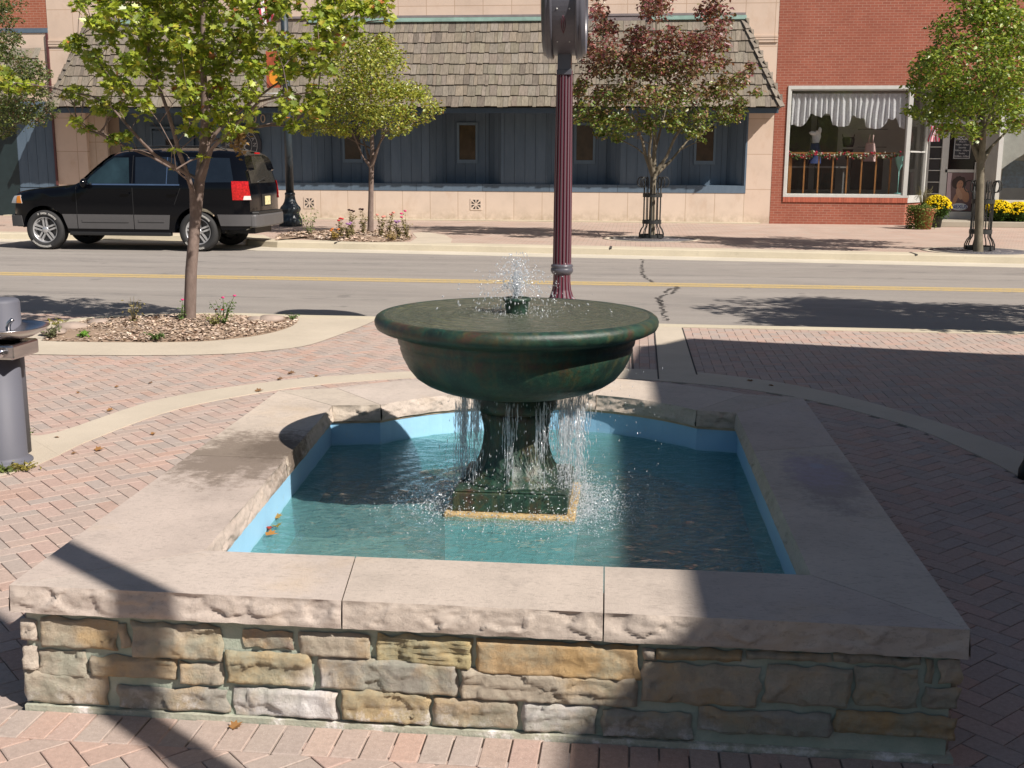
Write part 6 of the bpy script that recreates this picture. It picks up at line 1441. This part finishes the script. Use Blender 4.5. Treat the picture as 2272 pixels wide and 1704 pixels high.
# ------------------------------------------------------------ parked car
t = NT('black_car_paint'); MCAR = t.fin((.0022, .0026, .004), .10, None, spec=.28)
MCLAD = simple('grey_cladding', (.085, .082, .082), .5, var=.06, bump=.05); MTYRE = simple('tyre_rubber', (.022, .022, .022), .8, var=.2, bump=.3, bs=40); MALLOY = simple('alloy', (.62, .62, .62), .28, metal=.7, var=.05, bump=0)
MCG = simple('tinted_glass', (.008, .012, .018), .06, bump=0, spec=.7); MCGL = simple('front_glass', (.014, .028, .034), .05, var=.6, vs=2.2, bump=0, spec=.7); MTRIM = simple('black_trim', (.015, .015, .015), .5, bump=0); MCHR = bpy.data.materials['chrome']
CX0, CY0, CZ0 = -12.46, 22.30, -.125
car = empty('parked_car', (-9.9, CY0, CZ0), 'black sport utility vehicle with grey lower cladding parked at the far kerb', 'car')
top = [(.00, .78), (.03, .95), (.08, 1.05), (.20, 1.115), (.45, 1.165), (.8, 1.205), (1.2, 1.245), (1.45, 1.285), (1.58, 1.36), (1.80, 1.56), (2.02, 1.74), (2.18, 1.85), (2.34, 1.905), (2.6, 1.94), (3.1, 1.965), (3.7, 1.972), (4.3, 1.96), (4.62, 1.935), (4.78, 1.90), (4.86, 1.83), (4.93, 1.62), (4.99, 1.40), (5.03, 1.2), (5.04, .9), (5.04, .56)]
top = spline(top, 3)
def topz(x):
    for i in range(len(top) - 1):
        if top[i][0] <= x <= top[i + 1][0] and top[i + 1][0] > top[i][0]: return top[i][1] + (top[i + 1][1] - top[i][1]) * (x - top[i][0]) / (top[i + 1][0] - top[i][0])
    return top[0][1] if x < .1 else 1.9
def hw(x, z):
    W = .965
    if z < .9: W -= .02 * ((.9 - z) / .5) ** 2
    if z > 1.26: W -= (z - 1.26) * .27
    tz = topz(min(max(x, .02), 4.84)); d = tz - z; rr_ = .10 if 1.5 < x < 4.85 else .12
    if d < rr_: q = 1 - max(0, d) / rr_; W -= (.16 if x > 1.5 else .13) * q * q
    if x < .75: W -= .20 * ((.75 - x) / .75) ** 2.2
    if x > 4.55: W -= .10 * min(1, (x - 4.55) / .5) ** 2
    return max(W, .1)
WXF, WXR, WR = .80, 3.95, .385
def arch(cx_, r, a0, a1, n=14): return [(cx_ + r * math.cos(R(a0 + (a1 - a0) * k / n)), WR + r * math.sin(R(a0 + (a1 - a0) * k / n))) for k in range(n + 1)]
def to_w(x, y, z): return (CX0 + x, CY0 + y, CZ0 + z)
def carve(poly, nz=(.3, 2.0, .08), nx=(0, 5.2, .16), full=True):
    bm = bmesh.new(); vs = [bm.verts.new((p[0], -1 if full else 0, p[1])) for p in poly]; f = bm.faces.new(vs)
    if full:
        r_ = bmesh.ops.extrude_face_region(bm, geom=[f]); ev = [v for v in r_['geom'] if isinstance(v, bmesh.types.BMVert)]
        for v in ev: v.co.y = 1
        planes = [((0, y, 0), (0, 1, 0)) for y in (-.8, -.5, 0, .5, .8)]
    else: planes = []
    z = nz[0]
    while z < nz[1]: planes.append(((0, 0, z), (0, 0, 1))); z += nz[2]
    x = nx[0]
    while x < nx[1]: planes.append(((x, 0, 0), (1, 0, 0))); x += nx[2]
    for co, no in planes: bmesh.ops.bisect_plane(bm, geom=bm.verts[:] + bm.edges[:] + bm.faces[:], plane_co=co, plane_no=no, dist=1e-5)
    bmesh.ops.remove_doubles(bm, verts=bm.verts[:], dist=1e-4)
    return bm
def bm_obj(bm, name, m, par, smooth=True):
    bmesh.ops.recalc_face_normals(bm, faces=bm.faces[:])
    me = bpy.data.meshes.new(name); bm.to_mesh(me); bm.free(); me.materials.append(m)
    if smooth:
        me.polygons.foreach_set('use_smooth', [True] * len(me.polygons))
        try: me.set_sharp_from_angle(angle=R(38))
        except Exception: pass
    o = bpy.data.objects.new(name, me); C.objects.link(o); o.parent = par
    if par is car: o.matrix_parent_inverse = Matrix.Translation(-Vector(par.location))
    return o
body = [(.04, .50), (.04, .62), (.0, .70)] + top + [(5.02, .46)] + [(4.9, .42)] + arch(WXR, .475, 5, 175) + [(WXR - .48, .36), (WXF + .48, .36)] + arch(WXF, .475, 5, 175) + [(.30, .44), (.12, .44)]
# remove duplicate neighbours
bb = [body[0]]
for p in body[1:]:
    if math.hypot(p[0] - bb[-1][0], p[1] - bb[-1][1]) > 1e-3: bb.append(p)
bm = carve(bb[::-1])
for v in bm.verts:
    y = v.co.y; x, z = v.co.x, v.co.z; W = hw(x, z); v.co = Vector(to_w(x + (.10 * (abs(y) ** 3) if x < .15 else 0) - (.05 * abs(y) ** 3 if x > 4.95 else 0), y * W, z + (.035 * (1 - y * y) if topz(min(max(x, .02), 4.84)) - z < .02 and x > .2 and x < 4.8 else 0)))
cbody = bm_obj(bm, 'body', MCAR, car)
def panel(name, poly, m, off=.006, th=.02, sides=(-1, 1), par=None, nz=.07, nx=.12):
    out = []
    for s_ in sides:
        bm = carve(poly, (.3, 2.0, nz), (0, 5.3, nx), False)
        fs = bm.faces[:]; r_ = bmesh.ops.extrude_face_region(bm, geom=fs); ev = set(v for v in r_['geom'] if isinstance(v, bmesh.types.BMVert))
        for v in bm.verts:
            x, z = v.co.x, v.co.z; W = hw(x, z) + (off if v in ev else off - th); v.co = Vector(to_w(x, s_ * W, z))
        out.append(bm_obj(bm, name, m, par or car))
    return out
panel('side_window', [(1.70, 1.30), (2.60, 1.30), (2.56, 1.80), (2.27, 1.80), (2.12, 1.70), (1.80, 1.43)], MCGL, .003, par=None)
panel('side_window', [(2.72, 1.30), (3.34, 1.30), (3.34, 1.815), (2.70, 1.81)], MCG, .003); panel('side_window', [(3.37, 1.30), (3.60, 1.30), (3.56, 1.70), (3.50, 1.78), (3.37, 1.815)], MCG, .003)
panel('side_window', [(3.80, 1.33), (4.70, 1.34), (4.60, 1.80), (3.74, 1.815)], MCG, .003)
panel('window_trim', [(1.64, 1.27), (3.62, 1.27), (3.62, 1.297), (1.64, 1.297)], MCHR, .006); panel('window_trim', [(3.345, 1.30), (3.365, 1.30), (3.365, 1.81), (3.345, 1.81)], MCHR, .006)
panel('door_gap', [(2.655, .45), (2.667, .45), (2.66, 1.84), (2.648, 1.84)], MTRIM, .001, .01); panel('door_gap', [(1.49, .45), (1.50, .45), (1.50, 1.25), (1.49, 1.25)], MTRIM, .001, .01); panel('door_gap', [(3.49, .9), (3.50, .9), (3.66, 1.28), (3.65, 1.28)], MTRIM, .001, .01)
for s in ([(1.29, .42), (1.485, .42), (1.485, .70), (1.19, .70)], [(1.505, .42), (2.65, .42), (2.65, .70), (1.505, .70)], [(2.67, .42), (3.36, .42), (3.40, .70), (2.67, .70)], [(4.42, .50), (5.05, .50), (5.05, .72), (4.36, .72)], [(.03, .44), (.33, .46), (.30, .66), (.03, .66)]): panel('cladding', s, MCLAD, .016, .03)
panel('cladding_trim', [(1.60, .55), (2.56, .55), (2.56, .60), (1.60, .60)], MCLAD, .026, .02); panel('cladding_trim', [(2.76, .56), (3.28, .56), (3.28, .61), (2.76, .61)], MCLAD, .026, .02)
panel('headlight', [(.06, .90), (.34, .90), (.31, 1.06), (.10, 1.04)], simple('headlight_lens', (.5, .5, .5), .15, bump=0), .01); panel('indicator', [(.20, .905), (.33, .905), (.30, 1.05), (.22, 1.04)], simple('amber_lens', (.75, .25, .02), .3, bump=0), .014)
MRL = simple('red_lens', (.42, .012, .012), .18, var=.6, vs=30, bump=0)
panel('tail_light', [(4.68, 1.0), (5.02, 1.0), (4.97, 1.36), (4.66, 1.36)], MRL, .012); panel('reversing_light', [(4.88, 1.005), (5.02, 1.005), (5.01, 1.08), (4.90, 1.08)], simple('clear_lens', (.7, .65, .6), .2, bump=0), .016)
panel('door_handle', [(2.44, 1.10), (2.60, 1.10), (2.60, 1.135), (2.44, 1.135)], MCAR, .035, .03); panel('door_handle', [(3.40, 1.10), (3.56, 1.10), (3.56, 1.135), (3.40, 1.135)], MCAR, .035, .03)
# running boards, bumpers
mb = MB()
for s_ in (-1, 1):
    mb = MB(); a, b = sorted((s_ * .86, s_ * 1.0)); mb.box(to_w(1.33, a, .29), to_w(3.40, b, .36)); mb.build('running_board', MTRIM, car, bevel=.015)
mb = MB(); P = [(5.0, -.90), (5.10, -.86), (5.15, -.6), (5.17, 0), (5.15, .6), (5.10, .86), (5.0, .90)]; mb.prism([(CX0 + a, CY0 + b) for a, b in P], CZ0 + .47, CZ0 + .72); mb.build('rear_bumper', MCLAD, car, bevel=.03)
mb = MB(); mb.prism([(CX0 + a, CY0 + b) for a, b in [(5.0, -.8), (5.12, -.74), (5.15, 0), (5.12, .74), (5.0, .8)]], CZ0 + .722, CZ0 + .77); mb.build('bumper_step', MTRIM, car, bevel=.01)
mb = MB(); P = [(.12, -.84), (.0, -.74), (-.06, -.4), (-.07, 0), (-.06, .4), (0, .74), (.12, .84)]; mb.prism([(CX0 + a, CY0 + b) for a, b in P[::-1]], CZ0 + .44, CZ0 + .68); mb.build('front_bumper', MCLAD, car, bevel=.03)
mb = MB(); mb.box(to_w(-.005, -.55, .76), to_w(.03, .55, .98)); mb.build('grille', MTRIM, car)
mb = MB(); mb.box(to_w(1.0, -.7, .34), to_w(4.4, .7, .45)); mb.box(to_w(4.4, -.5, .33), to_w(4.95, .5, .45)); mb.box(to_w(.3, -.6, .3), to_w(1.3, .6, .4)); mb.build('underbody', MTRIM, car)
# rear face : glass, plate
def rear(name, ys, zs, m, off, par=None):
    mb = MB(); vs = []; n = 8
    for i in range(n + 1):
        for j in range(n + 1):
            z = zs[0] + (zs[1] - zs[0]) * j / n; f = (ys[0] + (ys[1] - ys[0]) * i / n)
            xr = 5.04
            for k in range(len(top) - 1):
                if top[k][0] > 4.7 and min(top[k][1], top[k + 1][1]) <= z <= max(top[k][1], top[k + 1][1]): xr = top[k][0] + (top[k + 1][0] - top[k][0]) * (0 if top[k + 1][1] == top[k][1] else (z - top[k][1]) / (top[k + 1][1] - top[k][1]))
            W = hw(xr, z); y = f * W; vs.append(to_w(xr + off - .05 * abs(f) ** 3, y, z))
    mb.add(vs, [(i * (n + 1) + j, (i + 1) * (n + 1) + j, (i + 1) * (n + 1) + j + 1, i * (n + 1) + j + 1) for i in range(n) for j in range(n)], smooth=True); return mb.build(name, m, par or car)
rear('rear_window', (-.86, .86), (1.32, 1.84), simple('rear_glass', (.03, .028, .024), .1, bump=0), .006)
pl_ = rear('plate_recess', (-.34, .34), (.86, 1.10), MTRIM, .006)
mb = MB(); mb.box(to_w(5.055, -.16, .89), to_w(5.065, .16, 1.06)); mb.build('number_plate', simple('plate_cream', (.62, .55, .30), .5, var=.4, vs=20, bump=0), pl_)
mb = MB(); mb.box(to_w(4.86, -.13, 1.885), to_w(4.885, .13, 1.915)); mb.build('brake_light', MRL, car)
mb = MB(); mb.tube([to_w(4.99, -.45, 1.33), to_w(5.05, 0, 1.42), ], .012, 6); mb.build('rear_wiper', MTRIM, car)
mb = MB()
for s_ in (-1, 1):
    P = [to_w(2.5, s_ * .66, 1.93), to_w(2.65, s_ * .66, 2.0), to_w(3.4, s_ * .66, 2.03), to_w(4.3, s_ * .66, 2.02), to_w(4.5, s_ * .66, 1.95)]; mb.tube(P, .014, 6)
for x_ in (2.9, 4.0): mb.tube([to_w(x_, -.66, 2.02), to_w(x_, .66, 2.02)], .012, 6)
mb.build('roof_rack', MTRIM, car)
mb = MB()
for s_ in (-1,): mb.ball(to_w(1.72, s_ * 1.05, 1.30), 1, seg=12, rings=8, sc3=(.07, .11, .10)); 
mb.build('wing_mirror', MCAR, car)
def windscreen():
    mb = MB(); n = 8; vs = []
    for i in range(n + 1):
        for j in range(n + 1):
            f = -.86 + 1.72 * i / n; u = .12 + .83 * j / n; x = 1.50 + (2.22 - 1.50) * u; z = topz(x); W = hw(x, z - .08); vs.append(to_w(x - .012 + .0 * f, f * W, z + .045 * (1 - f * f)))
    mb.add(vs, [(i * (n + 1) + j, (i + 1) * (n + 1) + j, (i + 1) * (n + 1) + j + 1, i * (n + 1) + j + 1) for i in range(n) for j in range(n)], smooth=True); return mb
windscreen().build('windscreen', MCG, car)
def wheel(cx_, s_):
    yc = CY0 + s_ * .84; o_ = Vector((CX0 + cx_, yc, CZ0 + WR))
    def rev(prof, seg=48):
        vs = []
        for r_, y_ in prof:
            for k in range(seg): a = 2 * math.pi * k / seg; vs.append((o_.x + r_ * math.cos(a), o_.y + s_ * y_, o_.z + r_ * math.sin(a)))
        n = len(prof); return vs, [(i * seg + k, i * seg + (k + 1) % seg, (i + 1) * seg + (k + 1) % seg, (i + 1) * seg + k) for i in range(n - 1) for k in range(seg)]
    mb = MB(); v, f = rev([(.25, -.13), (.34, -.135), (.376, -.12), (.385, -.09), (.385, .09), (.376, .12), (.345, .138), (.30, .142), (.262, .128), (.25, .10), (.25, -.13)]); mb.add(v, f, smooth=True)
    w_ = mb.build('tyre', MTYRE, car)
    mb = MB()
    r_ = random.Random(2)
    for base_ in (R(75), R(255)):
        for k in range(13):           # raised white sidewall lettering
            a = base_ - R(5.6) * (k - 6); wd = R(1.5)
            if r_.random() < .12: continue
            seg = r_.choice((0, 1, 2))
            for q in range(3):
                a0 = a + wd * (q - 1.3); a1 = a0 + wd * .75; ra, rb = (.308, .345) if q != 1 else ((.308, .318) if seg == 0 else (.335, .345) if seg == 1 else (.322, .330))
                P = [(ra, a0), (rb, a0), (rb, a1), (ra, a1)]; mb.add([(o_.x + r2 * math.cos(t_), o_.y + s_ * .1445, o_.z + r2 * math.sin(t_)) for r2, t_ in P], [(0, 1, 2, 3)])
    mb.build('sidewall_lettering', MWHITE, w_)
    mb = MB(); v, f = rev([(.252, .10), (.258, .118), (.245, .122), (.235, .09), (.225, .02), (.05, .0), (.0, .0)]); mb.add(v, f, (.3, .3, .3), True)
    rim = mb.build('rim', MALLOY, car)
    mb = MB(); v, f = rev([(.222, .022), (.0, .024)]); mb.add(v, f, smooth=True); mb.build('brake_disc', simple('hub_dark', (.05, .05, .05), .5) if 'hub_dark' not in bpy.data.materials else bpy.data.materials['hub_dark'], rim)
    mb = MB()
    for k in range(5):
        for dd in (-.032, .032):
            a = R(72 * k + 20); u = Vector((math.cos(a), 0, math.sin(a))); n_ = Vector((-math.sin(a), 0, math.cos(a))); w2 = .019
            P = [(.05, -w2 * .8), (.24, -w2), (.24, w2), (.05, w2 * .8)]; fr_ = [o_ + u * r2 + n_ * (q + dd) + Vector((0, s_ * .095, 0)) for r2, q in P]; bk_ = [p_ - Vector((0, s_ * .05, 0)) for p_ in fr_]
            mb.add([tuple(p_) for p_ in fr_ + bk_], [(0, 1, 2, 3), (7, 6, 5, 4), (0, 4, 5, 1), (1, 5, 6, 2), (2, 6, 7, 3), (3, 7, 4, 0)])
    mb.build('spokes', MALLOY, rim)
    mb = MB(); v, f = rev([(.062, .06), (.062, .105), (.052, .112), (.0, .112)]); mb.add(v, f, smooth=True); mb.build('hub_cap', MALLOY, rim)
for cx_ in (WXF, WXR):
    for s_ in (-1, 1): wheel(cx_, s_)
